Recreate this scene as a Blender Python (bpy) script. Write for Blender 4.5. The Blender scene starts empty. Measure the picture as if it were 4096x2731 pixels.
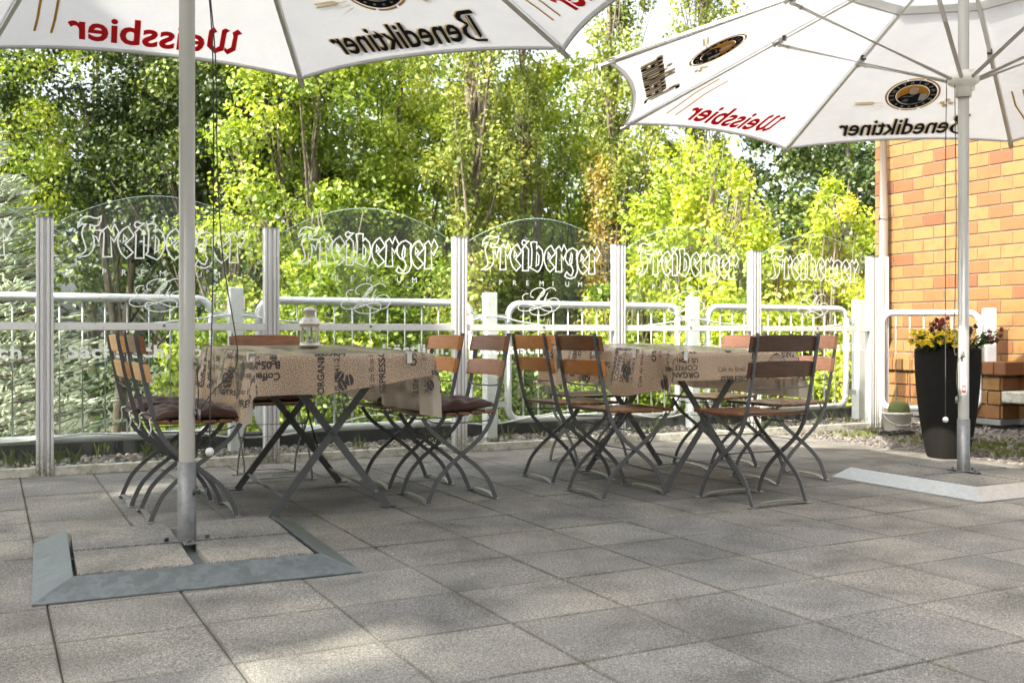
import bpy, math, random
import numpy as np
from mathutils import Vector, Matrix
R = math.radians
sc = bpy.context.scene
COL = sc.collection
# ------------------------------------------------------------------ camera, sky, sun, exposure
cam = bpy.data.objects.new("camera", bpy.data.cameras.new("camera")); COL.objects.link(cam)
cam.location = (0, 0, 0.845); cam.rotation_euler = (R(90), 0, 0)
cam.data.sensor_width = 36.0; cam.data.lens = 35.62; cam.data.shift_y = -0.0068
cam.data.dof.use_dof = True; cam.data.dof.focus_distance = 4.7; cam.data.dof.aperture_fstop = 5.6
cam.data.clip_start = 0.05; cam.data.clip_end = 3000
sc.camera = cam
SUN_EL, SUN_AZ = 37.0, 222.0      # azimuth measured from +X, counter-clockwise
sd = Vector((math.cos(R(SUN_AZ)) * math.cos(R(SUN_EL)), math.sin(R(SUN_AZ)) * math.cos(R(SUN_EL)), math.sin(R(SUN_EL))))
w = bpy.data.worlds.new("World"); sc.world = w; w.use_nodes = True
nt = w.node_tree; nt.nodes.clear()
sky = nt.nodes.new("ShaderNodeTexSky"); sky.sky_type = 'NISHITA'; sky.sun_disc = False
sky.sun_elevation = R(SUN_EL); sky.sun_rotation = R(90 - SUN_AZ)
sky.air_density = 1.0; sky.dust_density = 6.0; sky.ozone_density = 1.0
bg = nt.nodes.new("ShaderNodeBackground"); bg.inputs[1].default_value = 0.15
out = nt.nodes.new("ShaderNodeOutputWorld")
hz = nt.nodes.new('ShaderNodeHueSaturation'); hz.inputs['Saturation'].default_value = 0.32; hz.inputs['Value'].default_value = 1.0
nt.links.new(sky.outputs[0], hz.inputs['Color']); nt.links.new(hz.outputs[0], bg.inputs[0]); nt.links.new(bg.outputs[0], out.inputs[0])
sl = bpy.data.lights.new("sun", 'SUN'); sl.energy = 2.9; sl.angle = R(0.5); sl.color = (1.0, 0.93, 0.80)
so = bpy.data.objects.new("sun", sl); COL.objects.link(so); so.rotation_euler = sd.to_track_quat('Z', 'Y').to_euler()
sc.view_settings.view_transform = 'Standard'; sc.view_settings.look = 'None'
sc.view_settings.exposure = 2.05; sc.view_settings.gamma = 1.0
sc.cycles.use_denoising = True
sc.cycles.max_bounces = 8; sc.cycles.transparent_max_bounces = 12
sc.cycles.caustics_reflective = False; sc.cycles.caustics_refractive = False
sc.cycles.sample_clamp_indirect = 4.0

# ------------------------------------------------------------------ helpers
def tag(o, label=None, cat=None, group=None, kind=None):
    if label: o['label'] = label
    if cat: o['category'] = cat
    if group: o['group'] = group
    if kind: o['kind'] = kind
    return o

def empty(name, label, cat, loc=(0, 0, 0), rz=0, group=None):
    o = bpy.data.objects.new(name, None); COL.objects.link(o)
    o.empty_display_size = 0.1
    o.location = loc; o.rotation_euler = (0, 0, rz)
    return tag(o, label, cat, group)

def V(*a): return np.array(a, float)

def frame_of(d, up=(0, 0, 1)):
    d = d / (np.linalg.norm(d) + 1e-12)
    up = np.array(up, float)
    if abs(np.dot(d, up)) > 0.98: up = np.array((1.0, 0, 0)) if abs(d[0]) < 0.9 else np.array((0, 1.0, 0))
    s = np.cross(d, up); s /= np.linalg.norm(s)
    return d, s, np.cross(s, d)

def catmull(P, n=6):
    P = [np.array(p, float) for p in P]
    if len(P) < 3: return P
    Q = [2 * P[0] - P[1]] + P + [2 * P[-1] - P[-2]]
    o = []
    for i in range(1, len(Q) - 2):
        a, b, c, d = Q[i - 1:i + 3]
        for k in range(n):
            t = k / n
            o.append(.5 * ((2 * b) + (c - a) * t + (2 * a - 5 * b + 4 * c - d) * t * t + (3 * b - a - 3 * c + d) * t ** 3))
    o.append(Q[-2])
    return o

class MB:
    def __init__(s): s.v = []; s.f = []; s.m = []; s.sm = []; s.t = []
    def add(s, vs, fs, mi=0, smooth=False, tone=0.5):
        b = len(s.v)
        s.v.extend([tuple(map(float, p)) for p in vs])
        for f in fs:
            s.f.append(tuple(b + i for i in f)); s.m.append(mi); s.sm.append(smooth); s.t.append(tone)
    def box(s, c, d, rz=0, mi=0, tone=.5, axes=None, bev=0):
        hx, hy, hz = d[0] / 2, d[1] / 2, d[2] / 2
        if axes is None: ax = (V(math.cos(rz), math.sin(rz), 0), V(-math.sin(rz), math.cos(rz), 0), V(0, 0, 1))
        else: ax = axes
        c = np.array(c, float)
        def P(x, y, z): return c + ax[0] * x + ax[1] * y + ax[2] * z
        if bev <= 0:
            vs = [P(x, y, z) for z in (-hz, hz) for x, y in ((-hx, -hy), (hx, -hy), (hx, hy), (-hx, hy))]
            s.add(vs, [(3, 2, 1, 0), (4, 5, 6, 7), (0, 1, 5, 4), (1, 2, 6, 5), (2, 3, 7, 6), (3, 0, 4, 7)], mi, False, tone)
            return
        b = min(bev, hx * .9, hy * .9, hz * .9)
        vs = []; idx = {}
        for sx in (-1, 1):
            for sy in (-1, 1):
                for sz in (-1, 1):
                    for k in range(3):
                        q = [sx * (hx - b), sy * (hy - b), sz * (hz - b)]
                        q[k] += (sx, sy, sz)[k] * b
                        idx[(sx, sy, sz, k)] = len(vs); vs.append(P(*q))
        fs = []
        for k in range(3):
            i, j = [(1, 2), (2, 0), (0, 1)][k]
            for sg in (-1, 1):
                ring = []
                for a, c2 in ((-1, -1), (1, -1), (1, 1), (-1, 1)):
                    t = [0, 0, 0]; t[k] = sg; t[i] = a; t[j] = c2
                    ring.append(idx[(t[0], t[1], t[2], k)])
                fs.append(ring if sg > 0 else ring[::-1])
        for k in range(3):
            i, j = [(1, 2), (2, 0), (0, 1)][k]
            for a in (-1, 1):
                for c2 in (-1, 1):
                    t0 = [0, 0, 0]; t0[i] = a; t0[j] = c2; t0[k] = -1
                    t1 = list(t0); t1[k] = 1
                    q = [idx[(*t0, i)], idx[(*t1, i)], idx[(*t1, j)], idx[(*t0, j)]]
                    fs.append(q if a * c2 < 0 else q[::-1])
        for sx in (-1, 1):
            for sy in (-1, 1):
                for sz in (-1, 1):
                    q = [idx[(sx, sy, sz, k)] for k in range(3)]
                    fs.append(q if sx * sy * sz > 0 else q[::-1])
        s.add(vs, fs, mi, False, tone)
    def beam(s, p0, p1, wd, th, side=(0, 0, 1), mi=0, tone=.5, bev=0):
        """box from p0 to p1; wd measured across 'side' direction's cross, th along side"""
        p0 = np.array(p0, float); p1 = np.array(p1, float)
        d = p1 - p0; L = np.linalg.norm(d); d, a, b = frame_of(d, side)
        s.box((p0 + p1) / 2, (L, wd, th), axes=(d, -a, b), mi=mi, tone=tone, bev=bev)
    def tube(s, P, r, n=8, mi=0, caps=True, closed=False, tone=.5, smooth=True, flat=None, up=None):
        """round tube, or a flat bar when flat=(half width, half thickness) with up = width axis"""
        P = [np.array(p, float) for p in P]; m = len(P)
        rs = r if hasattr(r, '__len__') else [r] * m
        rings = []; prev = None
        for i in range(m):
            if closed: d = P[(i + 1) % m] - P[i - 1]
            else: d = P[min(i + 1, m - 1)] - P[max(i - 1, 0)]
            d = d / (np.linalg.norm(d) + 1e-12)
            if up is not None:
                a = np.array(up, float); a = a - d * np.dot(a, d); a /= np.linalg.norm(a); b = np.cross(d, a)
            elif prev is None: _, a, b = frame_of(d)
            else:
                a = prev - d * np.dot(prev, d); a /= (np.linalg.norm(a) + 1e-12); b = np.cross(d, a)
            prev = a
            if flat: ring = [P[i] + a * x * flat[0] + b * y * flat[1] for x, y in ((1, 1), (-1, 1), (-1, -1), (1, -1))]
            else: ring = [P[i] + (a * math.cos(2 * math.pi * k / n) + b * math.sin(2 * math.pi * k / n)) * rs[i] for k in range(n)]
            rings.append(ring)
        n = 4 if flat else n
        vs = [p for g in rings for p in g]; fs = []
        for i in range(m if closed else m - 1):
            j = (i + 1) % m
            for k in range(n):
                l = (k + 1) % n
                fs.append((i * n + k, i * n + l, j * n + l, j * n + k))
        s.add(vs, fs, mi, smooth and not flat, tone)
        if caps and not closed:
            b0 = len(s.v) - m * n
            s.f.append(tuple(b0 + k for k in range(n))[::-1]); s.m.append(mi); s.sm.append(False); s.t.append(tone)
            s.f.append(tuple(b0 + (m - 1) * n + k for k in range(n))); s.m.append(mi); s.sm.append(False); s.t.append(tone)
    def lathe(s, prof, n=24, c=(0, 0, 0), mi=0, smooth=True, tone=.5):
        vs = []; fs = []; m = len(prof)
        for r, z in prof:
            for k in range(n):
                a = 2 * math.pi * k / n
                vs.append((c[0] + r * math.cos(a), c[1] + r * math.sin(a), c[2] + z))
        for i in range(m - 1):
            for k in range(n):
                l = (k + 1) % n
                fs.append((i * n + k, i * n + l, (i + 1) * n + l, (i + 1) * n + k))
        s.add(vs, fs, mi, smooth, tone)
    def disc(s, c, r, n=16, ax=(0, 0, 1), mi=0, tone=.5):
        d, a, b = frame_of(np.array(ax, float))
        c = np.array(c, float)
        s.add([c + (a * math.cos(2 * math.pi * k / n) + b * math.sin(2 * math.pi * k / n)) * r for k in range(n)], [tuple(range(n))], mi, False, tone)
    def prism(s, poly, h, M=None, mi=0, tone=.5):
        """poly list of (x,y), extruded by h along z, mapped by function M(x,y,z)"""
        M = M or (lambda x, y, z: (x, y, z)); n = len(poly)
        vs = [M(x, y, 0) for x, y in poly] + [M(x, y, h) for x, y in poly]
        fs = [tuple(range(n))[::-1], tuple(range(n, 2 * n))] + [(i, (i + 1) % n, n + (i + 1) % n, n + i) for i in range(n)]
        s.add(vs, fs, mi, False, tone)
    def build(s, name, mats, parent=None, bevel=0):
        return np_mesh(name, np.array(s.v, float).reshape(-1, 3), s.f, mats, parent, s.m, s.sm, s.t, bevel)

def np_mesh(name, verts, faces, mats, parent=None, mi=None, smooth=None, tone=None, bevel=0):
    me = bpy.data.meshes.new(name)
    if isinstance(faces, np.ndarray):
        nf, k = faces.shape; lt = np.full(nf, k, np.int32); li = faces.astype(np.int32).ravel()
    else:
        nf = len(faces); lt = np.array([len(f) for f in faces], np.int32)
        li = np.array([i for f in faces for i in f], np.int32)
    me.vertices.add(len(verts)); me.vertices.foreach_set('co', np.asarray(verts, np.float32).ravel())
    me.loops.add(len(li)); me.loops.foreach_set('vertex_index', li)
    me.polygons.add(nf)
    ls = np.zeros(nf, np.int32); ls[1:] = np.cumsum(lt)[:-1]
    me.polygons.foreach_set('loop_start', ls)
    if mi is not None: me.polygons.foreach_set('material_index', np.asarray(mi, np.int32))
    me.update(calc_edges=True)
    if smooth is not None:
        me.polygons.foreach_set('use_smooth', np.asarray(smooth, bool) if hasattr(smooth, '__len__') else np.full(nf, bool(smooth)))
    if tone is not None:
        at = me.attributes.new('tone', 'FLOAT', 'FACE'); at.data.foreach_set('value', np.asarray(tone, np.float32))
    for m in (mats if isinstance(mats, (list, tuple)) else [mats]): me.materials.append(m)
    me.validate()
    o = bpy.data.objects.new(name, me); COL.objects.link(o)
    if parent is not None: o.parent = parent
    if bevel:
        b = o.modifiers.new('bevel', 'BEVEL'); b.width = bevel; b.segments = 2; b.limit_method = 'ANGLE'
    return o

# ------------------------------------------------------------------ materials
class NG:
    def __init__(s, name):
        s.mat = bpy.data.materials.new(name); s.mat.use_nodes = True; s.t = s.mat.node_tree; s.t.nodes.clear()
        s.out = s.n('OutputMaterial')
    def n(s, typ, **kw):
        nd = s.t.nodes.new('ShaderNode' + typ)
        for k, v in kw.items():
            if k.startswith('i_'): nd.inputs[k[2:].replace('_', ' ')].default_value = v
            else: setattr(nd, k, v)
        return nd
    def l(s, a, b): s.t.links.new(a, b)
    def coord(s, scale=(1, 1, 1), rot=(0, 0, 0), loc=(0, 0, 0), kind='Object'):
        tc = s.n('TexCoord'); mp = s.n('Mapping')
        mp.inputs['Scale'].default_value = scale; mp.inputs['Rotation'].default_value = rot; mp.inputs['Location'].default_value = loc
        s.l(tc.outputs[kind], mp.inputs[0]); return mp.outputs[0]
    def noise(s, scale, vec=None, detail=3, rough=.55, dist=0):
        nd = s.n('TexNoise'); nd.inputs['Scale'].default_value = scale; nd.inputs['Detail'].default_value = detail
        nd.inputs['Roughness'].default_value = rough; nd.inputs['Distortion'].default_value = dist
        s.l(vec if vec is not None else s.coord(), nd.inputs['Vector']); return nd.outputs['Fac']
    def ramp(s, fac, stops, interp='LINEAR'):
        r = s.n('ValToRGB'); r.color_ramp.interpolation = interp; cr = r.color_ramp
        while len(cr.elements) > 1: cr.elements.remove(cr.elements[-1])
        for i, (p, c) in enumerate(stops):
            e = cr.elements[0] if i == 0 else cr.elements.new(p)
            e.position = p; e.color = (*c, 1) if hasattr(c, '__len__') else (c, c, c, 1)
        s.l(fac, r.inputs[0]); return r.outputs[0]
    def mix(s, fac, a, b, mode='MIX'):
        m = s.n('Mix', data_type='RGBA', blend_type=mode)
        for ii, x in ((0, fac), (6, a), (7, b)):
            inp = m.inputs[ii]
            if isinstance(x, (int, float)): inp.default_value = x if ii == 0 else (x, x, x, 1)
            elif isinstance(x, tuple): inp.default_value = (*x, 1)
            else: s.l(x, inp)
        return m.outputs[2]
    def math(s, op, a, b=0.0):
        m = s.n('Math', operation=op)
        for inp, x in ((m.inputs[0], a), (m.inputs[1], b)):
            if isinstance(x, (int, float)): inp.default_value = x
            else: s.l(x, inp)
        return m.outputs[0]
    def attr(s, name='tone'):
        a = s.n('Attribute'); a.attribute_name = name; return a.outputs['Fac']
    def bump(s, h, strength=.3, dist=.01):
        b = s.n('Bump'); b.inputs['Strength'].default_value = strength; b.inputs['Distance'].default_value = dist
        s.l(h, b.inputs['Height']); return b.outputs[0]
    def done(s, col, rough=.6, metal=0, normal=None, spec=.5, **kw):
        p = s.n('BsdfPrincipled')
        for k, x in (('Base Color', col), ('Roughness', rough), ('Metallic', metal), ('Specular IOR Level', spec)):
            if isinstance(x, tuple): p.inputs[k].default_value = (*x, 1)
            elif isinstance(x, (int, float)): p.inputs[k].default_value = x
            else: s.l(x, p.inputs[k])
        for k, x in kw.items(): p.inputs[k.replace('_', ' ')].default_value = x
        if normal is not None: s.l(normal, p.inputs['Normal'])
        s.l(p.outputs[0], s.out.inputs[0]); return s.mat

def simple(name, c, rough=.6, metal=0, var=.15, scale=12, bump=0, spec=.5):
    g = NG(name); f = g.noise(scale, detail=4)
    col = g.mix(f, tuple(x * (1 - var) for x in c), tuple(min(1, x * (1 + var)) for x in c))
    return g.done(col, rough, metal, g.bump(f, bump) if bump else None, spec)

M = {}
# paving slab: exposed fine aggregate, blotchy weathering
g = NG('paving_stone')
sp = g.noise(230, detail=2, rough=.7); sp2 = g.noise(90, detail=3); bl = g.noise(2.6, detail=5, rough=.6, dist=.4); bl2 = g.noise(.9, detail=3)
c = g.ramp(sp, [(.30, (.045, .045, .044)), (.47, (.180, .178, .170)), (.62, (.300, .296, .280)), (.78, (.54, .53, .50))])
c = g.mix(1.0, c, g.ramp(sp2, [(.36, (.74, .74, .74)), (.5, (1, 1, 1)), (.64, (1.26, 1.26, 1.24))]), 'MULTIPLY')
c = g.mix(1.0, c, g.ramp(bl, [(.30, (.55, .55, .55)), (.43, (.82, .82, .81)), (.53, (1.0, 1.0, .99)), (.66, (1.20, 1.19, 1.14))]), 'MULTIPLY')
c = g.mix(1.0, c, g.ramp(bl2, [(.35, (.85, .86, .88)), (.65, (1.08, 1.03, .96))]), 'MULTIPLY')
c = g.mix(1.0, c, g.ramp(g.attr(), [(0, (.86, .86, .87)), (.5, (.98, .975, .965)), (1, (1.08, 1.07, 1.04))]), 'MULTIPLY')
ed = g.attr('edge')
c = g.mix(g.math('MULTIPLY', g.ramp(ed, [(0, .0), (1, .6)]), g.ramp(g.noise(7, detail=4), [(.35, .25), (.6, 1)])), c, (.085, .078, .058))
st_ = g.noise(5.5, detail=6, rough=.7, dist=.8)
c = g.mix(g.ramp(st_, [(.60, 0), (.70, .5)]), c, (.12, .115, .10)); c = g.mix(g.ramp(st_, [(.28, .35), (.36, 0)]), c, (.50, .48, .43))
M['slab'] = g.done(c, .86, 0, g.bump(g.math('ADD', sp, sp2), .6, .005), .3)
g = NG('joint_soil'); n1 = g.noise(14, detail=5); n2 = g.noise(160, detail=3)
c = g.mix(g.ramp(n1, [(.52, 0), (.60, 1)]), (.036, .030, .022), (.07, .095, .02)); c = g.mix(.35, c, g.ramp(n2, [(.3, .02), (.7, .22)]))
M['joint'] = g.done(c, .95, 0, g.bump(n2, .6, .01))
def galv(name, base, k=1.0):
    g = NG(name); v = g.n('TexVoronoi'); v.inputs['Scale'].default_value = 34
    g.l(g.coord(scale=(1, 1, 1)), v.inputs['Vector'])
    n = g.noise(9, detail=6, dist=1.5); d = g.noise(40, detail=5, rough=.7)
    f = g.math('MULTIPLY', g.math('ADD', v.outputs['Color'], n), .55)
    c = g.ramp(f, [(.36, tuple(x * (1 - .16 * k) for x in base)), (.5, base), (.62, tuple(x * (1 + .16 * k) for x in base))])
    c = g.mix(g.ramp(d, [(.45, 0), (.75, .45)]), c, tuple(x * .6 for x in base))
    return g.done(c, g.ramp(f, [(.3, .42), (.7, .6)]), .75, None)
M['galv'] = galv('dull_galvanised_metal', (.17, .19, .195)); M['galv_skylit'] = galv('skylit_galvanised_metal', (.52, .545, .55), .4); M['galv_dark'] = galv('old_galvanised_metal', (.20, .205, .205))  # paler copy for the right base: sky glare put into its colour
g = NG('white_lacquer'); n = g.noise(7, detail=6, rough=.7); n2 = g.noise(45, detail=4, rough=.7)
c = g.mix(g.ramp(n, [(.52, 0), (.78, .6)]), (.70, .71, .70), (.46, .46, .42)); c = g.mix(g.ramp(n2, [(.62, 0), (.70, .75)]), c, (.16, .15, .11))
M['white'] = g.done(c, .38, 0, g.bump(n2, .08, .004))
g = NG('weathered_white_rail'); n = g.noise(30, detail=5, rough=.7); n2 = g.noise(6, detail=4)
ge = g.n('NewGeometry'); sep = g.n('SeparateXYZ'); g.l(ge.outputs['Normal'], sep.inputs[0])
upf = g.math('MULTIPLY', g.math('MAXIMUM', sep.outputs[2], 0.0), 1.0)
dirt = g.math('ADD', g.ramp(n, [(.60, 0), (.72, .6)]), g.math('MULTIPLY', upf, g.ramp(n, [(.25, 0), (.5, 1)])))
c = g.mix(g.math('MINIMUM', dirt, 1.0), g.mix(n2, (.58, .59, .56), (.72, .72, .69)), (.13, .14, .08))
M['rail_dirty'] = g.done(c, .55)
g = NG('anodised_post'); n = g.noise(5, g.coord(scale=(1, 1, .25)), detail=5); n2 = g.noise(50, detail=4)
tc = g.n('TexCoord'); sep = g.n('SeparateXYZ'); g.l(tc.outputs['Object'], sep.inputs[0])
low = g.ramp(sep.outputs[2], [(.0, 1), (.22, .0)])
c = g.mix(g.ramp(n, [(.4, 0), (.8, .5)]), (.68, .68, .67), (.50, .49, .47)); c = g.mix(g.math('MULTIPLY', low, g.ramp(n2, [(.3, .15), (.6, 1)])), c, (.17, .17, .09))
M['post'] = g.done(c, .42, .25)
g = NG('old_concrete_kerb'); n = g.noise(20, detail=6, rough=.7); c = g.ramp(n, [(.3, (.20, .21, .12)), (.5, (.42, .41, .35)), (.7, (.60, .58, .52))])
M['groove_line'] = simple('grey_groove_strip', (.30, .29, .29), .7)
M['kerb'] = g.done(c, .8, 0, g.bump(n, .2, .01))
M['steel'] = simple('grey_painted_steel', (.112, .115, .114), .42, .15, .25, 40)
M['steel_light'] = simple('worn_bare_steel', (.34, .345, .33), .38, .6, .25, 50)
M['bitumen'] = simple('black_bitumen_upstand', (.035, .035, .037), .7, 0, .3, 9, .2)
def wood(name, c0, c1, dark=.25):
    g = NG(name); vec = g.coord(scale=(5, 5, 5)); vs = g.coord(scale=(6, 1.6, 14))
    st = g.noise(7, g.coord(scale=(12, 1.2, 22)), detail=5, rough=.65, dist=.3); bl = g.noise(9, detail=4)
    c = g.mix(g.ramp(st, [(.35, 0), (.65, 1)]), c0, c1)
    c = g.mix(g.ramp(bl, [(.55, 0), (.68, dark)]), c, (.06, .032, .018))
    c = g.mix(1.0, c, g.ramp(g.attr(), [(0, .75), (1, 1.2)]), 'MULTIPLY')
    return g.done(c, .34, 0, g.bump(st, .2, .004))
M['wood_orange'] = wood('orange_varnished_wood', (.40, .145, .035), (.52, .22, .06), .5)
M['wood_brown'] = wood('weathered_brown_wood', (.13, .052, .022), (.26, .11, .042), .7)
M['wood_dark'] = wood('dark_weathered_wood', (.045, .022, .013), (.095, .042, .022), .6)
M['wood_pale'] = wood('pinkish_faded_wood', (.44, .19, .10), (.56, .27, .15), .35)
M['wood_tan'] = wood('tan_faded_wood', (.55, .31, .13), (.66, .40, .18), .2)
g = NG('brown_cushion_cloth'); n = g.noise(16, detail=4); n2 = g.noise(300, detail=2)
M['cushion'] = g.done(g.mix(n, (.034, .016, .011), (.068, .031, .021)), .85, 0, g.bump(n2, .3, .002), .2, Sheen_Weight=.25)
# jute tablecloth
def cloth_mat():
    g = NG('burlap_print_cloth'); w1 = g.n('TexWave'); w1.wave_type = 'BANDS'; w1.bands_direction = 'X'
    v = g.coord(kind='UV')
    n = g.noise(120, v, detail=2); n2 = g.noise(7, v, detail=4)
    ck = g.noise(210, v, detail=1, rough=.3)
    c = g.ramp(ck, [(.36, (.29, .185, .115)), (.5, (.58, .42, .285)), (.64, (.84, .66, .48))])
    c = g.mix(1.0, c, g.ramp(n2, [(.3, (.82, .82, .82)), (.7, (1.12, 1.1, 1.06))]), 'MULTIPLY')
    ge = g.n('NewGeometry')
    c = g.mix(ge.outputs['Backfacing'], c, (.62, .54, .44))
    p = g.n('BsdfPrincipled'); g.l(c, p.inputs['Base Color']); p.inputs['Roughness'].default_value = .5; p.inputs['Specular IOR Level'].default_value = .4; p.inputs['Coat Weight'].default_value = 1.0; p.inputs['Coat Roughness'].default_value = .2; p.inputs['Coat IOR'].default_value = 1.6
    g.l(g.bump(ck, .35, .002), p.inputs['Normal'])
    tr = g.n('BsdfTranslucent'); g.l(g.mix(.5, c, (.62, .48, .34)), tr.inputs[0])
    mx = g.n('MixShader'); mx.inputs[0].default_value = .3
    g.l(p.outputs[0], mx.inputs[1]); g.l(tr.outputs[0], mx.inputs[2]); g.l(mx.outputs[0], g.out.inputs[0]); return g.mat
M['cloth'] = cloth_mat()
M['ink'] = simple('black_print', (.055, .045, .040), .5)
M['ink_brown'] = simple('brown_print', (.12, .07, .045), .45)
g = NG('white_etched_print'); d_ = g.n('BsdfDiffuse'); d_.inputs[0].default_value = (.95, .96, .93, 1); t_ = g.n('BsdfTranslucent'); t_.inputs[0].default_value = (.95, .97, .92, 1)
mx = g.n('MixShader'); mx.inputs[0].default_value = .3; g.l(d_.outputs[0], mx.inputs[1]); g.l(t_.outputs[0], mx.inputs[2]); g.l(mx.outputs[0], g.out.inputs[0]); M['white_ink'] = g.mat
def fabric(name, col, trans=.5):
    g = NG(name); n = g.noise(2.5, detail=4); n2 = g.noise(500, detail=1)
    st = g.noise(1.3, detail=6, rough=.65, dist=.5); c = g.mix(g.ramp(st, [(.35, 0), (.7, 1)]), tuple(x * .88 for x in col), col)
    d = g.n('BsdfDiffuse'); g.l(c, d.inputs[0]); nb = g.bump(g.math('ADD', g.noise(2.2, g.coord(scale=(1, 1, 3)), detail=4, dist=.6), g.math('MULTIPLY', n2, .02)), .5, .05); g.l(nb, d.inputs['Normal'])
    t = g.n('BsdfTranslucent'); g.l(c, t.inputs[0]); mx = g.n('MixShader'); mx.inputs[0].default_value = trans
    g.l(d.outputs[0], mx.inputs[1]); g.l(t.outputs[0], mx.inputs[2]); g.l(mx.outputs[0], g.out.inputs[0]); return g.mat
M['canopy'] = fabric('white_parasol_fabric', (.84, .85, .86), .25)
M['p_red'] = fabric('red_print_on_fabric', (.80, .045, .055), .4)
M['p_black'] = fabric('black_print_on_fabric', (.035, .037, .045), .3)
M['p_gold'] = fabric('gold_print_on_fabric', (.66, .40, .09), .4)
M['p_palegold'] = fabric('pale_gold_print', (.80, .66, .42), .45)
M['p_white'] = fabric('white_print', (.86, .86, .88), .4)
M['p_skin'] = fabric('skin_tone_print', (.84, .70, .62), .3)
M['p_grey'] = fabric('grey_print', (.30, .31, .36), .4)
M['pole'] = simple('cream_pole_paint', (.45, .435, .395), .33, .15, .04, 6)
M['rib'] = simple('cream_rib_paint', (.80, .79, .75), .4, 0, .04, 6)
M['pole_silver'] = simple('silver_pole_paint', (.46, .455, .43), .3, .45, .05, 6)
M['plastic_w'] = simple('white_plastic', (.72, .71, .67), .4, 0, .05)
M['plastic_k'] = simple('black_plastic', (.02, .02, .02), .45)
M['cord'] = simple('dark_cord', (.05, .05, .048), .8, 0, .4, 300)
M['cord_g'] = simple('grey_cord', (.35, .35, .34), .7, 0, .3, 300)
M['lantern'] = simple('brushed_tin', (.62, .60, .55), .34, .7, .10, 20)
M['lantern_dark'] = simple('dark_tin_inside', (.05, .045, .04), .6)
M['candle'] = simple('candle_wax', (.75, .72, .66), .5)
g = NG('dark_woven_rattan'); n = g.noise(120, detail=2)
M['rattan'] = g.done(g.mix(g.attr(), (.006, .0055, .005), (.022, .020, .018)), .7, 0, None, .15)
M['bucket'] = simple('off_white_bucket_plastic', (.66, .63, .55), .42, 0, .06, 5)
M['moss'] = simple('moss_green', (.10, .12, .035), .95, 0, .5, 60, .6)
M['soil'] = simple('potting_soil', (.03, .02, .013), .95, 0, .4, 60, .5)
M['flow_y'] = simple('yellow_petals', (.85, .58, .01), .6, 0, .1)
M['flow_r'] = simple('deep_red_petals', (.30, .008, .02), .6, 0, .3, 60)
M['flow_p'] = simple('dark_purple_petals', (.06, .012, .05), .6, 0, .3, 60)
g = NG('zinc_pipe'); n = g.noise(3, g.coord(scale=(1, 1, .3)), detail=5)
M['pipe'] = g.done(g.mix(n, (.26, .235, .21), (.40, .375, .34)), .4, .35)
# bricks: each brick carries its own tone
g = NG('yellow_klinker_brick'); t = g.attr(); n = g.noise(9, detail=5, rough=.6); n2 = g.noise(60, g.coord(scale=(1, 1, 2.5)), detail=4, rough=.7)
c = g.ramp(t, [(0, (.21, .110, .031)), (.5, (.225, .123, .040)), (.75, (.20, .088, .028)), (.92, (.175, .070, .023)), (1, (.135, .052, .020))])
c = g.mix(g.ramp(n, [(.50, 0), (.68, .6)]), c, (.155, .056, .018)); c = g.mix(g.ramp(n2, [(.60, 0), (.75, .5)]), c, (.16, .07, .03))
M['brick'] = g.done(c, .62, 0, g.bump(n2, .3, .006))
M['mortar'] = simple('grey_mortar', (.165, .15, .125), .9, 0, .2, 60, .3)
M['plinth'] = simple('dark_concrete_plinth', (.17, .16, .145), .85, 0, .3, 9, .2)
M['render'] = simple('pale_wall_render', (.62, .60, .56), .9, 0, .1, 8, .2)
M['darkglass'] = simple('dark_window_glass', (.03, .035, .04), .15)
M['ground'] = simple('forest_floor', (.05, .055, .022), .95, 0, .5, .9, .5)
# pebbles
g = NG('gravel_pebbles'); t = g.attr(); n = g.noise(80, detail=3)
c = g.ramp(t, [(0, (.07, .065, .06)), (.35, (.17, .15, .13)), (.6, (.29, .26, .225)), (.8, (.34, .235, .165)), (1, (.58, .55, .50))])
c = g.mix(.4, c, g.ramp(n, [(.3, .15), (.7, .6)]), 'OVERLAY')
M['pebble'] = g.done(c, .6)
M['gravelbed'] = simple('gravel_bed', (.13, .115, .095), .95, 0, .6, 70, .8)
# thin glass pane: clear with a mirror-like sheen growing at grazing angles
g = NG('clear_pane'); tr = g.n('BsdfTransparent'); tr.inputs[0].default_value = (.935, .958, .945, 1)
gl = g.n('BsdfGlossy'); gl.inputs['Roughness'].default_value = .02; gl.inputs[0].default_value = (.9, .95, .95, 1)
df = g.n('BsdfDiffuse'); df.inputs[0].default_value = (.6, .63, .58, 1)
ge = g.n('NewGeometry'); dp_ = g.n('VectorMath', operation='DOT_PRODUCT'); g.l(ge.outputs['Incoming'], dp_.inputs[0]); g.l(ge.outputs['Normal'], dp_.inputs[1])
fr_ = g.math('ADD', g.math('MULTIPLY', g.math('POWER', g.math('SUBTRACT', 1.0, g.math('ABSOLUTE', dp_.outputs['Value'])), 5.0), .90), .035)
mx = g.n('MixShader'); g.l(fr_, mx.inputs[0]); g.l(tr.outputs[0], mx.inputs[1]); g.l(gl.outputs[0], mx.inputs[2])
mx2 = g.n('MixShader'); g.l(g.ramp(g.noise(3, detail=5, rough=.7), [(.4, .001), (.8, .010)]), mx2.inputs[0]); g.l(mx.outputs[0], mx2.inputs[1]); g.l(df.outputs[0], mx2.inputs[2])
g.l(mx2.outputs[0], g.out.inputs[0]); M['glass'] = g.mat
M['glass_edge'] = simple('green_glass_edge', (.45, .62, .55), .2, 0, .05)
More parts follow.
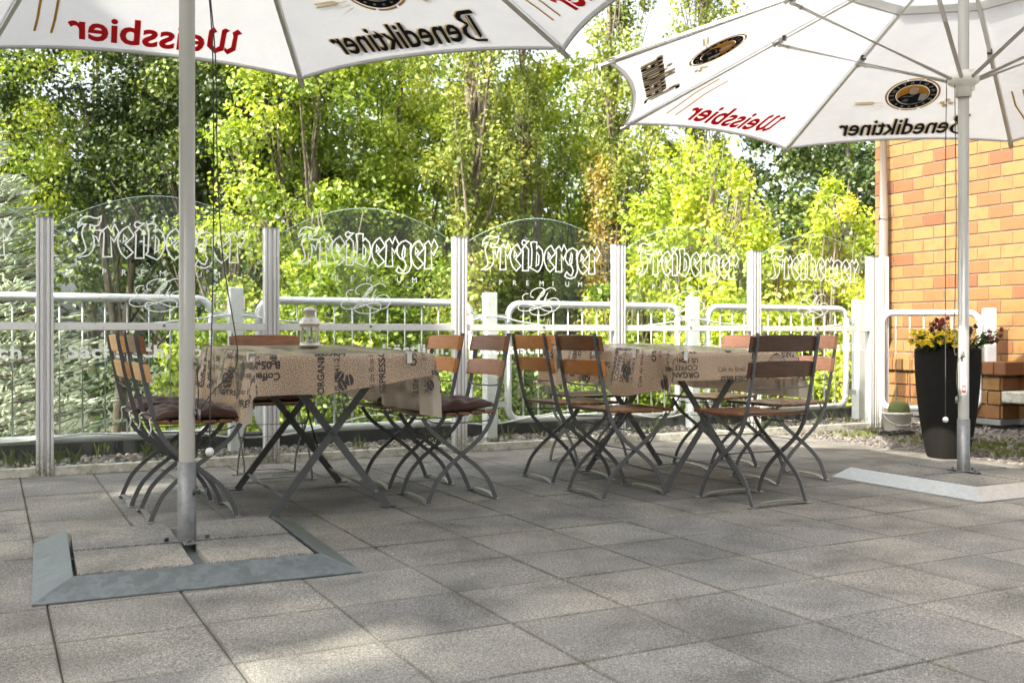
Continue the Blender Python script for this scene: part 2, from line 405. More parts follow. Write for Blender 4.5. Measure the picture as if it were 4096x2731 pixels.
# foliage
def leaf(name, stops, trans=.45, tint=(1, 1, 1), rough=.45, gloss=.035):
    g = NG(name); t = g.attr(); c = g.ramp(t, stops)
    d = g.n('BsdfDiffuse'); g.l(c, d.inputs[0])
    tr = g.n('BsdfTranslucent'); g.l(g.mix(1.0, c, tint, 'MULTIPLY'), tr.inputs[0])
    mx = g.n('MixShader'); mx.inputs[0].default_value = trans; g.l(d.outputs[0], mx.inputs[1]); g.l(tr.outputs[0], mx.inputs[2])
    gl = g.n('BsdfGlossy'); gl.inputs['Roughness'].default_value = rough; gl.inputs[0].default_value = (1, 1, .95, 1)
    m2 = g.n('MixShader'); m2.inputs[0].default_value = gloss; g.l(mx.outputs[0], m2.inputs[1]); g.l(gl.outputs[0], m2.inputs[2])
    g.l(m2.outputs[0], g.out.inputs[0]); return g.mat
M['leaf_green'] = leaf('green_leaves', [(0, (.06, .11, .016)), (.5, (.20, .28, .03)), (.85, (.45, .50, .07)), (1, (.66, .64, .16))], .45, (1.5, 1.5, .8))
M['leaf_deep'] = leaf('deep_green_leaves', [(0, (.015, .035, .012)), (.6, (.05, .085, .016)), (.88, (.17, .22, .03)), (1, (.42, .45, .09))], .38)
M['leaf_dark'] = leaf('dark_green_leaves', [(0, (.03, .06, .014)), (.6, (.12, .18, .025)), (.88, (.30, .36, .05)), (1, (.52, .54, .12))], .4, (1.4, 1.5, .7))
M['leaf_poplar'] = leaf('poplar_leaves', [(0, (.08, .12, .028)), (.6, (.26, .31, .06)), (.9, (.46, .46, .09)), (1, (.60, .46, .07))], .45, (1.4, 1.4, .8))
M['leaf_orange'] = leaf('turning_orange_leaves', [(0, (.14, .15, .04)), (.4, (.32, .26, .05)), (1, (.46, .28, .05))], .45)
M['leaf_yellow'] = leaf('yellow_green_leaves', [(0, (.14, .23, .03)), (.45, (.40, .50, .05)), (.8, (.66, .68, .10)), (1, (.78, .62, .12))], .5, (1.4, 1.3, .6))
M['leaf_small'] = leaf('plant_leaves', [(0, (.07, .12, .03)), (1, (.24, .34, .10))], .35)
M['weed'] = leaf('weed_stems', [(0, (.10, .13, .03)), (.6, (.20, .22, .07)), (1, (.42, .36, .20))], .3)
M['needle'] = leaf('blue_spruce_needles', [(0, (.36, .44, .30)), (.5, (.60, .67, .50)), (1, (.82, .86, .70))], .4, (1.05, 1.05, 1), .5, .03)
g = NG('tree_bark'); n = g.noise(14, g.coord(scale=(1, 1, .3)), detail=5, rough=.7)
M['bark'] = g.done(g.ramp(n, [(.3, (.065, .052, .038)), (.6, (.20, .165, .12)), (.8, (.32, .28, .22))]), .9, 0, g.bump(n, .6, .03))
g = NG('pale_tree_bark'); n = g.noise(10, g.coord(scale=(1, 1, .4)), detail=5, rough=.7)
M['bark_pale'] = g.done(g.ramp(n, [(.3, (.10, .08, .058)), (.6, (.22, .18, .13)), (.8, (.34, .29, .22))]), .85, 0, g.bump(n, .4, .03))

# ------------------------------------------------------------------ terrace frame (u along the glass screen, v away from the camera)
TH = R(27.0); OX, OY = -2.79, 6.05
CU, SU = math.cos(TH), math.sin(TH)
def T(u, v, z=0): return (OX + u * CU - v * SU, OY + u * SU + v * CU, z)
def TI(x, y): dx, dy = x - OX, y - OY; return (dx * CU + dy * SU, -dx * SU + dy * CU)

# ------------------------------------------------------------------ lettering
_tc = {}
def text_tris(s, size=1.0, bold=0.0, space=1.0):
    """flat mesh of the string in the built-in font: verts (n,2), faces; origin = left end of the baseline"""
    key = (s, bold, space)
    if key not in _tc:
        cu = bpy.data.curves.new('t', 'FONT'); cu.body = s; cu.size = 1.0; cu.offset = bold; cu.space_character = space
        cu.resolution_u = 3; cu.fill_mode = 'FRONT'
        ob = bpy.data.objects.new('t', cu); COL.objects.link(ob)
        bpy.context.view_layer.update()
        me = bpy.data.meshes.new_from_object(ob)
        _tc[key] = (np.array([(v.co.x, v.co.y) for v in me.vertices]), [tuple(p.vertices) for p in me.polygons])
        bpy.data.objects.remove(ob); bpy.data.curves.remove(cu); bpy.data.meshes.remove(me)
    v, f = _tc[key]
    return v * size, f

GLY = {'W': [[(0, .84), (.17, 1), (.32, .86), (.27, .72), (.28, .28), (.40, .17), (.48, .25), (.48, .10), (.36, -.03), (.12, .16), (.13, .78)],
    [(.40, .92), (.56, 1), (.66, .92), (.66, .28), (.78, .18), (.88, .30), (.90, .75), (.80, .84), (.92, 1), (1.06, .86), (1.06, .24), (.78, -.03), (.50, .12), (.50, .82)]],
  'B': [[(.16, .10), (.30, 0), (.34, .86), (.22, .86)], [(.39, .12), (.425, .12), (.445, .86), (.41, .86)],
    [(0, .90), (.08, 1.04), (.66, 1.04), (.86, .90), (.84, .74), (.60, .56), (.60, .54), (.84, .44), (.92, .26), (.80, .06), (.50, -.10), (.05, -.14), (0, -.05), (.10, -.05), (.46, -.01), (.66, .10), (.72, .28), (.64, .42), (.50, .50), (.50, .60), (.62, .70), (.66, .84), (.56, .91)]]}

def word(first, rest, h, bold=.03, slant=0.0):
    """a decorative capital followed by plain bold letters; cap height h, origin at the left end of the baseline"""
    vs = []; fs = []
    for poly in GLY[first]:
        b = len(vs); vs += [(x * h, y * h) for x, y in poly]; fs.append(tuple(range(b, b + len(poly))))
    tv, tf = text_tris(rest, h / .74, bold)
    off = (1.12 if first == 'W' else .98) * h
    b = len(vs); vs += [(x + off, y) for x, y in tv]; fs += [tuple(b + i for i in f) for f in tf]
    v = np.array(vs, float); v[:, 0] += v[:, 1] * slant
    return v, fs
# ------------------------------------------------------------------ ground, paving, gravel
mb = MB(); z = -3.2
mb.add([(-600, -200, z), (600, -200, z), (600, 900, z), (-600, 900, z)], [(0, 1, 2, 3)])
tag(mb.build('ground', M['ground']), kind='structure')
mb = MB()          # the raised block the terrace is laid on
mb.add([T(-9, -14, -.03), T(9.6, -14, -.03), T(9.6, .72, -.03), T(-9, .72, -.03)], [(0, 1, 2, 3)])
mb.add([T(-9, .72, -.03), T(9.6, .72, -.03), T(9.6, .72, -3.2), T(-9, .72, -3.2)], [(3, 2, 1, 0)])
mb.add([T(-9, -14, -.03), T(-9, .72, -.03), T(-9, .72, -3.2), T(-9, -14, -3.2)], [(3, 2, 1, 0)])
tag(mb.build('terrace_base', M['joint']), kind='structure')
rng = random.Random(4)
mb = MB(); ga = .4760; gx, gy = -1.252, 2.777
ca, sa = math.cos(ga), math.sin(ga)
UE = 5.66
def slab_poly(cx, cy, h=.1965):
    return [(cx + (a * ca - b * sa) * h, cy + (a * sa + b * ca) * h) for a, b in ((-1, -1), (1, -1), (1, 1), (-1, 1))]
def clip(poly, f):
    o = []
    for i in range(len(poly)):
        p, q = poly[i], poly[(i + 1) % len(poly)]; a, b = f(*p), f(*q)
        if a >= 0: o.append(p)
        if a * b < 0: t = a / (a - b); o.append((p[0] + (q[0] - p[0]) * t, p[1] + (q[1] - p[1]) * t))
    return o
edge = []
for i in range(-22, 26):
    for j in range(-20, 16):
        cx = gx + (i + .5) * .4 * ca + (j + .5) * .4 * sa + 0; cy = gy + (i + .5) * .4 * sa - (j + .5) * .4 * ca
        if cy < -4.5: continue
        P = slab_poly(cx, cy, .1981 - rng.random() * .0012)
        P = clip(P, lambda x, y: .015 - TI(x, y)[1]); 
        if len(P) >= 3: P = clip(P, lambda x, y: UE - TI(x, y)[0])
        if len(P) < 3: continue
        tx, ty = rng.uniform(-.004, .004), rng.uniform(-.004, .004); dz = rng.uniform(-.0012, .0012); tn = rng.random()
        m = np.mean(P, 0); zz = lambda x, y: dz + tx * (x - m[0]) + ty * (y - m[1])
        inn = [(m[0] + (x - m[0]) * .988, m[1] + (y - m[1]) * .988) for x, y in P]; in2 = [(m[0] + (x - m[0]) * .955, m[1] + (y - m[1]) * .955) for x, y in P]
        n = len(P)
        vs = [(x, y, zz(x, y)) for x, y in in2] + [(x, y, zz(x, y)) for x, y in inn] + [(x, y, zz(x, y) - .003) for x, y in P] + [(x, y, -.028) for x, y in P]
        fs = [tuple(range(n))] + [(q * n + k, q * n + (k + 1) % n, (q - 1) * n + (k + 1) % n, (q - 1) * n + k) for q in (1, 2, 3) for k in range(n)]
        edge += [0.0] * n + [1.0] * (3 * n)
        mb.add(vs, fs, 0, False, tn)
pv = tag(mb.build('terrace_paving', M['slab']), kind='structure')
at = pv.data.attributes.new('edge', 'FLOAT', 'POINT'); at.data.foreach_set('value', np.array(edge, np.float32))
mb = MB()
for u0, u1, v0, v1, z in ((-9, 9.6, .04, .72, .018), (UE, 9.6, -14, .04, -.012)):
    mb.add([T(u0, v0, z), T(u1, v0, z), T(u1, v1, z), T(u0, v1, z)], [(0, 1, 2, 3)])
tag(mb.build('gravel_bed', M['gravelbed']), kind='structure')
mb = MB(); mb.add([T(-9, -14, -.007), T(UE, -14, -.007), T(UE, .01, -.007), T(-9, .01, -.007)], [(0, 1, 2, 3)])
tag(mb.build('joint_sand', M['joint']), kind='structure')
# pebbles: squashed irregular stones
ico = [(0, 0, -1), (.72, -.53, -.45), (-.28, -.85, -.45), (-.89, 0, -.45), (-.28, .85, -.45), (.72, .53, -.45), (.28, -.85, .45), (-.72, -.53, .45), (-.72, .53, .45), (.28, .85, .45), (.89, 0, .45), (0, 0, 1)]
icf = [(0, 1, 2), (1, 0, 5), (0, 2, 3), (0, 3, 4), (0, 4, 5), (1, 5, 10), (2, 1, 6), (3, 2, 7), (4, 3, 8), (5, 4, 9), (1, 10, 6), (2, 6, 7), (3, 7, 8), (4, 8, 9), (5, 9, 10), (6, 10, 11), (7, 6, 11), (8, 7, 11), (9, 8, 11), (10, 9, 11)]
def pebbles(name, N, fn, seed, r0, r1, tones=(0, 1)):
    r = np.random.default_rng(seed); I = np.array(ico); F = np.array(icf)
    uv = fn(r, N); n = len(uv)
    sc3 = r.uniform(r0, r1, (n, 1)) * np.stack([r.uniform(.8, 1.5, n), r.uniform(.7, 1.1, n), r.uniform(.4, .75, n)], 1)
    a = r.uniform(0, 6.28, n); c_, s_ = np.cos(a), np.sin(a)
    V_ = I[None] * sc3[:, None] * r.uniform(.85, 1.15, (n, 12, 1))
    x = V_[..., 0] * c_[:, None] - V_[..., 1] * s_[:, None]; y = V_[..., 0] * s_[:, None] + V_[..., 1] * c_[:, None]
    P = np.stack([x + uv[:, 0:1], y + uv[:, 1:2], V_[..., 2] + uv[:, 2:3]], -1)
    fs = (F[None] + (np.arange(n) * 12)[:, None, None]).reshape(-1, 3)
    tn = np.repeat(r.uniform(tones[0], tones[1], n), 20)
    return tag(np_mesh(name, P.reshape(-1, 3), fs, M['pebble'], None, smooth=True, tone=tn), kind='stuff')
def strip(r, N):
    u = r.uniform(-1.6, 7.4, N); v = r.uniform(.05, .60, N); q = np.array([T(a, b, .03) for a, b in zip(u, v)]); q[:, 2] += r.uniform(-.008, .014, N); return q
pebbles('gravel', 9000, strip, 3, .011, .022)
def side(r, N):
    u = UE + r.uniform(0, 1, N) ** 1.2 * 3.2; v = r.uniform(-4.6, .05, N)
    q = np.array([T(a, b, 0) for a, b in zip(u, v)]); q[:, 2] = r.uniform(-.012, .006, N); return q
pebbles('gravel', 17000, side, 5, .012, .024, (0, .55))  # right side: shade put into the darker stone tones
pebbles('gravel', 3500, lambda r, N: np.array([T(a, b, c_) for a, b, c_ in zip(r.uniform(UE, 8.2, N), r.uniform(.05, .7, N), r.uniform(.0, .02, N))]), 8, .012, .022, (.0, .7))
# low ground cover creeping over the gravel
def blades(name, pts, h0, h1, wd, mat, seed, lean=.5, tone=(0, 1), per=9, kind='stuff'):
    r = np.random.default_rng(seed); n = len(pts) * per
    b = np.repeat(np.array(pts), per, 0) + np.concatenate([r.normal(0, .022, (n, 2)), np.zeros((n, 1))], 1)
    a = r.uniform(0, 6.28, n); h = r.uniform(h0, h1, n); l = r.uniform(.1, lean, n) * h
    d = np.stack([np.cos(a), np.sin(a), np.zeros(n)], 1); s = np.stack([-np.sin(a), np.cos(a), np.zeros(n)], 1) * wd
    up = np.array([0, 0, 1.0])
    p1 = b + d * l[:, None] * .3 + up * (h * .55)[:, None]; p2 = b + d * l[:, None] + up * h[:, None]
    V_ = np.stack([b - s, b + s, p1 + s * .9, p2, p1 - s * .9], 1).reshape(-1, 3)
    fs = [tuple(range(5 * i, 5 * i + 5)) for i in range(n)]
    return tag(np_mesh(name, V_, fs, mat, None, smooth=False, tone=np.repeat(r.uniform(*tone, len(pts)), per)), kind=kind)
rr = np.random.default_rng(11)
pts = [T(u, v, -.005) for u, v in zip(rr.uniform(UE + .25, 8.4, 1500), rr.uniform(-4.4, -.2, 1500)) if math.sin(u * 3.1 + 1) + math.sin(v * 2.3) + rr.normal(0, .5) > .15]
blades('ground_cover', pts, .015, .05, .005, M['weed'], 12, 1.2, (0, .75), 14)
pts = [T(u, .32 + rr.normal(0, .12), .03) for u in list(rr.normal(.75, .12, 12)) + list(rr.normal(-.15, .2, 14)) + list(rr.uniform(-1.5, 7, 30))]
blades('weeds', pts, .03, .13, .0045, M['weed'], 13, .7, (0, .6), 12)
pts = [T(u, .055 + abs(rr.normal(0, .02)), .02) for u in list(rr.uniform(2.85, 3.7, 130)) + list(rr.uniform(-1, 6.6, 50))]
blades('moss', pts, .006, .016, .004, M['weed'], 14, 1, (0, .35), 12)
# moss and seedlings in the joints
pts = []
for k in range(5200):
    i, j = rr.integers(-6, 18), rr.integers(-14, 5); t = rr.uniform(0, .4) if rr.random() < .45 else abs(rr.normal(0, .03))
    if math.sin(i * 2.1 + j * 1.3) + math.sin(i * .7 - j * 2.9) < .35: continue
    a, b = (i * .4 + t, j * .4) if (i + j) % 2 else (i * .4, j * .4 + t)
    x, y = gx + a * ca + b * sa, gy + a * sa - b * ca
    u, v = TI(x, y)
    if v < 0 and u < UE and y > 1.5: pts.append((x, y, -.006))
o = blades('moss', pts, .004, .011, .0026, M['weed'], 15, 1.4, (0, .35), 6)
rr = np.random.default_rng(31); mb = MB()
for k in range(70):
    x, y = rr.uniform(-2.6, 4.2), rr.uniform(2.0, 8.0); u, v = TI(x, y)
    if v > 0 or u > UE: continue
    a = rr.uniform(0, 6.28); L = rr.uniform(.006, .020); wd = L * rr.uniform(.25, .5); z = .0045
    mb.add([(x, y, z), (x + L * .5 * math.cos(a) - wd * math.sin(a), y + L * .5 * math.sin(a) + wd * math.cos(a), z + .004), (x + L * math.cos(a), y + L * math.sin(a), z + .001), (x + L * .5 * math.cos(a) + wd * math.sin(a), y + L * .5 * math.sin(a) - wd * math.cos(a), z + .003)], [(0, 1, 2, 3)], 0, False, rr.random())
tag(mb.build('fallen_leaves', leaf('dry_leaf_bits', [(0, (.10, .045, .02)), (.6, (.30, .15, .05)), (1, (.5, .45, .30))], .1)), kind='stuff')
# ------------------------------------------------------------------ black kerb behind the railing
mb = MB()
mb.box(T(0.6, .68, .05), (17.6, .12, .19), TH, bev=.01)
tag(mb.build('roof_edge_upstand', M['bitumen']), 'low black bitumen kerb running along the terrace edge behind the white railing', 'kerb')

# ------------------------------------------------------------------ glass wind screen
FRB = [[[168,1316],[203,1331],[223,1348],[226,1374],[217,1404],[207,1435],[203,1462],[212,1493],[229,1515],[201,1512],[181,1490],[184,1516],[199,1544],[223,1561],[250,1561],[274,1554],[293,1554],[313,1567],[311,1540],[299,1512],[278,1503],[250,1511],[250,1483],[281,1479],[317,1482],[307,1458],[299,1410],[285,1438],[264,1450],[272,1426],[272,1387],[264,1356],[242,1328],[219,1318],[168,1316]],[[321,1480],[351,1508],[370,1474],[389,1520],[415,1472],[385,1413],[367,1445],[373,1321],[323,1319],[329,1463],[321,1480]],[[790,1483],[822,1511],[843,1476],[862,1523],[891,1474],[858,1413],[839,1446],[845,1318],[792,1317],[799,1465],[790,1483]],[[1080,1478],[1113,1507],[1134,1471],[1155,1519],[1184,1469],[1150,1407],[1131,1440],[1137,1310],[1082,1308],[1089,1459],[1080,1478]],[[467,1512],[502,1457],[451,1401],[497,1352],[457,1314],[429,1342],[412,1384],[407,1423],[417,1463],[437,1491],[467,1512]],[[442,1460],[439,1413],[462,1433],[442,1460]],[[752,1514],[789,1458],[736,1402],[784,1351],[742,1313],[713,1341],[696,1384],[691,1424],[701,1464],[722,1493],[752,1514]],[[727,1461],[724,1413],[747,1434],[727,1461]],[[1042,1509],[1080,1452],[1025,1394],[1075,1343],[1032,1304],[1001,1333],[983,1377],[978,1417],[989,1458],[1010,1487],[1042,1509]],[[1016,1455],[1013,1406],[1037,1427],[1016,1455]],[[506,1476],[534,1505],[560,1476],[559,1319],[510,1317],[514,1463],[506,1476]],[[514,1506],[504,1521],[510,1539],[526,1544],[538,1534],[563,1537],[538,1515],[519,1506],[514,1506]],[[579,1528],[604,1535],[630,1533],[628,1483],[645,1504],[674,1477],[684,1434],[678,1378],[657,1330],[637,1311],[571,1341],[584,1359],[589,1470],[579,1528]],[[630,1460],[649,1433],[645,1369],[624,1356],[630,1460]],[[940,1502],[983,1478],[975,1453],[982,1324],[962,1283],[927,1268],[889,1274],[869,1288],[887,1319],[908,1297],[930,1290],[945,1327],[930,1363],[897,1378],[876,1409],[880,1457],[906,1487],[940,1502]],[[927,1463],[937,1448],[932,1387],[920,1370],[913,1402],[927,1463]]]
PILS = [[[559,1148],[526,1143],[510,1117],[530,1086],[571,1071],[620,1084],[657,1124],[686,1172],[691,1186]],[[604,1119],[579,1130],[583,1162],[620,1186],[662,1194],[695,1180],[691,1148],[662,1124],[641,1123]],[[678,1148],[703,1176],[745,1196],[779,1190],[794,1174]],[[678,1168],[649,1128],[620,1092]],[[657,1116],[641,1076],[660,1084]],[[724,1157],[699,1113],[678,1073],[693,1080]],[[718,1113],[701,1102],[716,1085],[695,1070]],[[720,1097],[762,1118],[804,1114],[829,1079],[804,1038],[753,1018],[703,1025],[645,1048],[587,1063],[522,1073],[481,1062],[477,1034],[514,1019],[571,1024],[637,1044],[686,1059],[737,1060],[758,1042],[745,1014],[686,991],[620,990],[579,1004],[567,1028],[591,1045],[637,1038]]]
scr = empty('glass_windscreen', 'glass wind screen with white lettering between ribbed aluminium posts, arched panes', 'glass screen', T(0, 0), TH)
PW = 1.353
def stroke_pts(L, dx=0): return [V(a / 1000 + dx, -.006, b / 1000) for a, b in L]
def ribbon(mb, pts, wd, closed):
    """flat line of constant width in the x-z plane"""
    n = len(pts)
    if closed: pts = pts[:-1]; n -= 1
    Ls = []; 
    for i in range(n):
        a = pts[(i - 1) % n] if (closed or i > 0) else pts[i]; b = pts[(i + 1) % n] if (closed or i < n - 1) else pts[i]
        c = pts[i]
        d1 = c - a; d2 = b - c
        if np.linalg.norm(d1) < 1e-9: d1 = d2
        if np.linalg.norm(d2) < 1e-9: d2 = d1
        d1 = d1 / np.linalg.norm(d1); d2 = d2 / np.linalg.norm(d2)
        n1 = V(-d1[2], 0, d1[0]); n2 = V(-d2[2], 0, d2[0]); m = n1 + n2; m /= (np.linalg.norm(m) + 1e-9)
        k = min(2.0, 1 / max(.35, float(np.dot(m, n1))))
        Ls += [c + m * wd / 2 * k, c - m * wd / 2 * k]
    fs = [(2 * i, 2 * i + 1, 2 * ((i + 1) % n) + 1, 2 * ((i + 1) % n)) for i in range(n if closed else n - 1)]
    mb.add(Ls, fs)
for k in range(-1, 5):
    x0 = k * PW + .045; x1 = (k + 1) * PW - .045; n = 28
    prof = []
    for i in range(n + 1):
        t = i / n; prof.append((x0 + (x1 - x0) * t, 1.495 + .215 * math.sin(math.pi * t) ** .85))
    mb = MB(); poly = [(x0, .055), (x1, .055)] + prof[::-1]
    mb.prism(poly, .008, lambda x, y, h: (x, -.004 + h, y))
    rp = mb.build('glass_pane', M['glass'], scr)
    mb = MB(); mb.tube([(a, 0, b + .001) for a, b in prof], .0019, 5); mb.build('polished_edge', M['glass_edge'], rp)
    nudge = lambda mb: [mb.v.__setitem__(i, (q[0], q[1] - .000002 * (i % 300), q[2])) for i, q in enumerate(list(mb.v))]
    mb = MB()
    for s_ in FRB: ribbon(mb, stroke_pts(s_, k * PW), .0090, True)
    nudge(mb); mb.build('name_lettering', M['white_ink'], rp); mb = MB()
    for s_ in PILS:
        ribbon(mb, [p for p in catmull(stroke_pts(s_, k * PW), 5)], .0062, False)
    nudge(mb); mb.build('script_lettering', M['white_ink'], rp); mb = MB()
    for ch, xx in zip('PREMIUM', np.linspace(.315, .985, 7)):
        v, f = text_tris(ch, .054, .0); mb.add([(a + k * PW + xx, -.006, b + 1.208) for a, b in v], f)
    mb.build('capital_lettering', M['white_ink'], rp); mb = MB()
    v, f = text_tris('S\u00e4chsisch, k\u00f6stlich.', .108, .025, 1.08); v = v * np.array((1.14 / v[:, 0].max(), 1))
    mb.add([(a + k * PW + .125, -.006, b + .704) for a, b in v], f)
    mb.build('slogan_lettering', M['white_ink'], rp)
def alu_post(mb, x, y, h=1.54, zb=0):
    poly = []
    W, D = .047, .035; g_ = .006
    xs = [(-W, 0), (-.034, 0), (-.031, .005), (-.026, .005), (-.023, 0), (-.009, 0), (-.006, .008), (.008, .008), (.011, 0), (.024, 0), (.027, .005), (.033, .005), (.036, 0), (W, 0)]
    fr_ = [(a, -D + b) for a, b in xs]; bk = [(-a, D - b) for a, b in xs]
    poly = fr_ + [(W, D)] + bk[1:-1] + [(-W, D)]
    mb.prism(poly, h, lambda a, b, c_: (x + a, y + b, zb + c_))
for k in range(-1, 6):
    mb = MB(); alu_post(mb, k * PW if k < 5 else 4.98 * PW + .03, 0); 
    x = k * PW if k < 5 else 4.98 * PW + .03
    p = mb.build('post', M['post'], scr)
    mb = MB()
    for gx_, gd, gw in ((-.0285, .0045, .0030), (.0055, .0075, .0030), (.030, .0045, .0034)): mb.box((x + gx_, -.035 + gd, .77), (gw, .001, 1.52))  # thin grey strips mark the post grooves as darker lines
    mb.build('groove_strip', M['groove_line'], p)
    mb = MB(); mb.box((x, 0, 1.543), (.098, .074, .006)); mb.build('post_cap', M['steel_light'], p)
mb = MB(); alu_post(mb, 4.98 * PW + .135, -.02, 1.545); mb.build('post', M['post'], scr)
for k in range(-1, 5):
    x0 = k * PW + .047; x1 = (k + 1) * PW - .047
    if k == 4: x1 = 4.98 * PW - .02
    mb = MB(); mb.box(((x0 + x1) / 2, -.004, .895), (x1 - x0, .05, .048), bev=.003); mb.build('middle_rail', M['rail_dirty'], scr)
    mb = MB(); mb.box(((x0 + x1) / 2, -.004, .028), (x1 - x0, .05, .056), bev=.003)
    mb.build('bottom_rail', M['kerb'], scr)
    mb = MB(); mb.tube([((x0 + x1) / 2, -.032, .90), ((x0 + x1) / 2, -.026, .90)], .009, 10); mb.build('bolt', M['steel'], scr)

# ------------------------------------------------------------------ white tubular railing
def rail_panel(par, x0, x1, zb=.175, zt=1.085, R_=.10, r=.0275):
    P = []
    for cx_, cz_, a0 in ((x1 - R_, zt - R_, 0), (x0 + R_, zt - R_, 90), (x0 + R_, zb + R_, 180), (x1 - R_, zb + R_, 270)):
        for i in range(7):
            a = R(a0 + i * 15); P.append((cx_ + R_ * math.cos(a), 0, cz_ + R_ * math.sin(a)))
    mb = MB(); mb.tube(P, r, 12, closed=True); fr_ = mb.build('frame_tube', M['white'], par)
    n = int(round((x1 - x0) / .132)); 
    mb = MB()
    for i in range(1, n):
        x = x0 + (x1 - x0) * i / n; mb.tube([(x, 0, zb), (x, 0, zt)], .0078, 6)
    mb.build('balusters', M['white'], par)
def rail_post(par, x, zb=0, zt=1.17, y=0, wd=.092):
    mb = MB(); mb.box((x, y, (zb + zt) / 2), (wd, wd, zt - zb), bev=.006); return mb.build('post', M['white'], par)
rl = empty('railing', 'long white tubular steel railing with thin balusters behind the glass screen', 'railing', T(0, .447), TH)
RP = [1.215 + 1.95 * k for k in range(-2, 4)]
for i, x in enumerate(RP):
    rail_post(rl, x)
    if i: rail_panel(rl, RP[i - 1] + .16, x - .16)
    for zz in (.98, .30):
        for sg in (-1, 1):
            if (i == 0 and sg < 0) or (i == len(RP) - 1 and sg > 0): continue
            mb = MB(); mb.box((x + sg * .095, 0, zz), (.10, .012, .045)); mb.build('bracket', M['white'], rl)
r2 = empty('railing', 'short white railing section in front of the brick wall, ending in a square post', 'railing', (3.33, 9.12, -.02))
rail_panel(r2, 0, .88, .20, 1.06); rail_post(r2, .965, -.05, 1.10)
for zz in (.98, .30):
    mb = MB(); mb.box((.905, 0, zz), (.06, .012, .04)); mb.build('bracket', M['white'], r2)
# light hose looped along the railing
mb = MB(); P = []
for i, x in enumerate(RP[:-1]):
    a, b = x, RP[i + 1]
    for t in np.linspace(0, 1, 9)[:-1]:
        P.append(T(a + (b - a) * t, .447 - .04 - .02 * math.sin(3 * t), .985 - .085 * math.sin(math.pi * t) ** .8 + .01 * math.sin(i * 3 + t * 5)))
mb.tube(catmull(P, 3), .0075, 6)
tag(mb.build('light_hose', M['plastic_w']), 'clear light hose sagging in swags between the white railing posts, upper run', 'light hose')
mb = MB(); P = []
for i, x in enumerate(RP[:-1]):
    a, b = x, RP[i + 1]
    for t in np.linspace(0, 1, 7)[:-1]:
        P.append(T(a + (b - a) * t, .447 - .04, .235 - .075 * abs(math.cos(math.pi * t)) + .03 * math.sin(i * 2 + t * 6)))
mb.tube(catmull(P, 3), .007, 6)
tag(mb.build('light_hose', M['plastic_w']), 'clear light hose lying along the bottom tube of the white railing', 'light hose')

# ------------------------------------------------------------------ brick building
bw = empty('brick_building', 'yellow and orange brick building wall with a projecting base at the right edge', 'building', (3.82, 10.65, 0), TH - R(90))
# local x runs along the wall toward the camera, local y away from the terrace
rng = random.Random(9); mb = MB(); mo = MB()
mo.box((1.9, .30, 1.9), (3.8, .588, 4.6)); mo.build('mortar', M['mortar'], bw)
row = 0; zc = -.33
while zc < 4.1:
    off = 0 if row % 2 else -.125
    x = off
    while x < 3.8:
        a, b = max(x, 0), min(x + .24, 3.8)
        if b - a > .04:
            pr = .0 if not (a == 0 and row % 2) else .0
            mb.box(((a + b) / 2, .0105 - pr, zc + .0575), (b - a, .03, .113), bev=.003, tone=rng.random() ** 1.15)
        x += .25
    # return side going away from the camera
    y = .0 if row % 2 else .125
    ex = -.012 if row % 2 else .004
    mb.box((ex, .14, zc + .0575), (.03, .24, .113), bev=.003, tone=rng.random())
    zc += .125; row += 1
mb.build('brickwork', M['brick'], bw)
# projecting base with a soldier course on top
lb = MB(); mo = MB()
def base_block(x0, x1, d, lb, mo):
    mo.box(((x0 + x1) / 2, -d / 2 + .012, .30), (x1 - x0 - .02, d - .02, .44))
    zc = .10; row = 0
    while zc < .48:
        x = x0 + (-.125 if row % 2 else 0)
        while x < x1:
            a, b = max(x, x0), min(x + .24, x1)
            if b - a > .03: lb.box(((a + b) / 2, -d + .008, zc + .0575), (b - a, .03, .113), bev=.003, tone=rng.random())
            x += .25
        lb.box((x0 + .006, -d / 2 + .0, zc + .0575), (.03, d - .02, .111), bev=.003, tone=rng.random())
        lb.box((x1 - .006, -d / 2 + .0, zc + .0575), (.03, d - .02, .111), bev=.003, tone=rng.random())
        zc += .125; row += 1
    x = x0 - .02
    while x < x1:
        lb.box((x + .056, -d / 2 - .02, .545), (.113, d + .06, .115), bev=.006, tone=.4 + rng.random() * .6); x += .122
base_block(.02, 1.25, .10, lb, mo); base_block(1.25, 1.75, .34, lb, mo); base_block(1.75, 3.78, .10, lb, mo)
mo.build('base_mortar', M['mortar'], bw); lb.build('base_brickwork', M['brick'], bw)
mb = MB(); mb.box((.65, -.05, .068), (1.3, .15, .05), bev=.004); mb.box((1.50, -.17, .068), (.54, .40, .05), bev=.004); mb.box((2.78, -.05, .068), (2.02, .15, .05), bev=.004)
mb.build('metal_flashing', M['steel_light'], bw)
mb = MB(); mb.box((1.9, -.02, -.14), (3.8, .12, .36)); mb.box((1.50, -.13, -.142), (.46, .34, .357)); mb.build('plinth', M['plinth'], bw)
mb = MB(); mb.box((1.98, -.22, .30), (.34, .40, .10), bev=.01); mb.build('window_sill', M['kerb'], bw)
# downpipe fixed to the wall
P = [(.20, -.10, 4.2), (.20, -.10, 2.0), (.20, -.10, .93), (.20, -.09, .86), (.17, -.05, .78), (.12, -.02, .72), (.08, 0.02, .69)]
mb = MB(); mb.tube([P[0], P[1]] + catmull(P[2:], 4), .046, 16)
dp = mb.build('downpipe', M['pipe'], bw)
for zz in (2.05, 1.02):
    mb = MB(); mb.tube([(.20, -.10, zz - .025), (.20, -.10, zz + .025)], .051, 16); mb.build('pipe_clip', M['pipe'], dp)
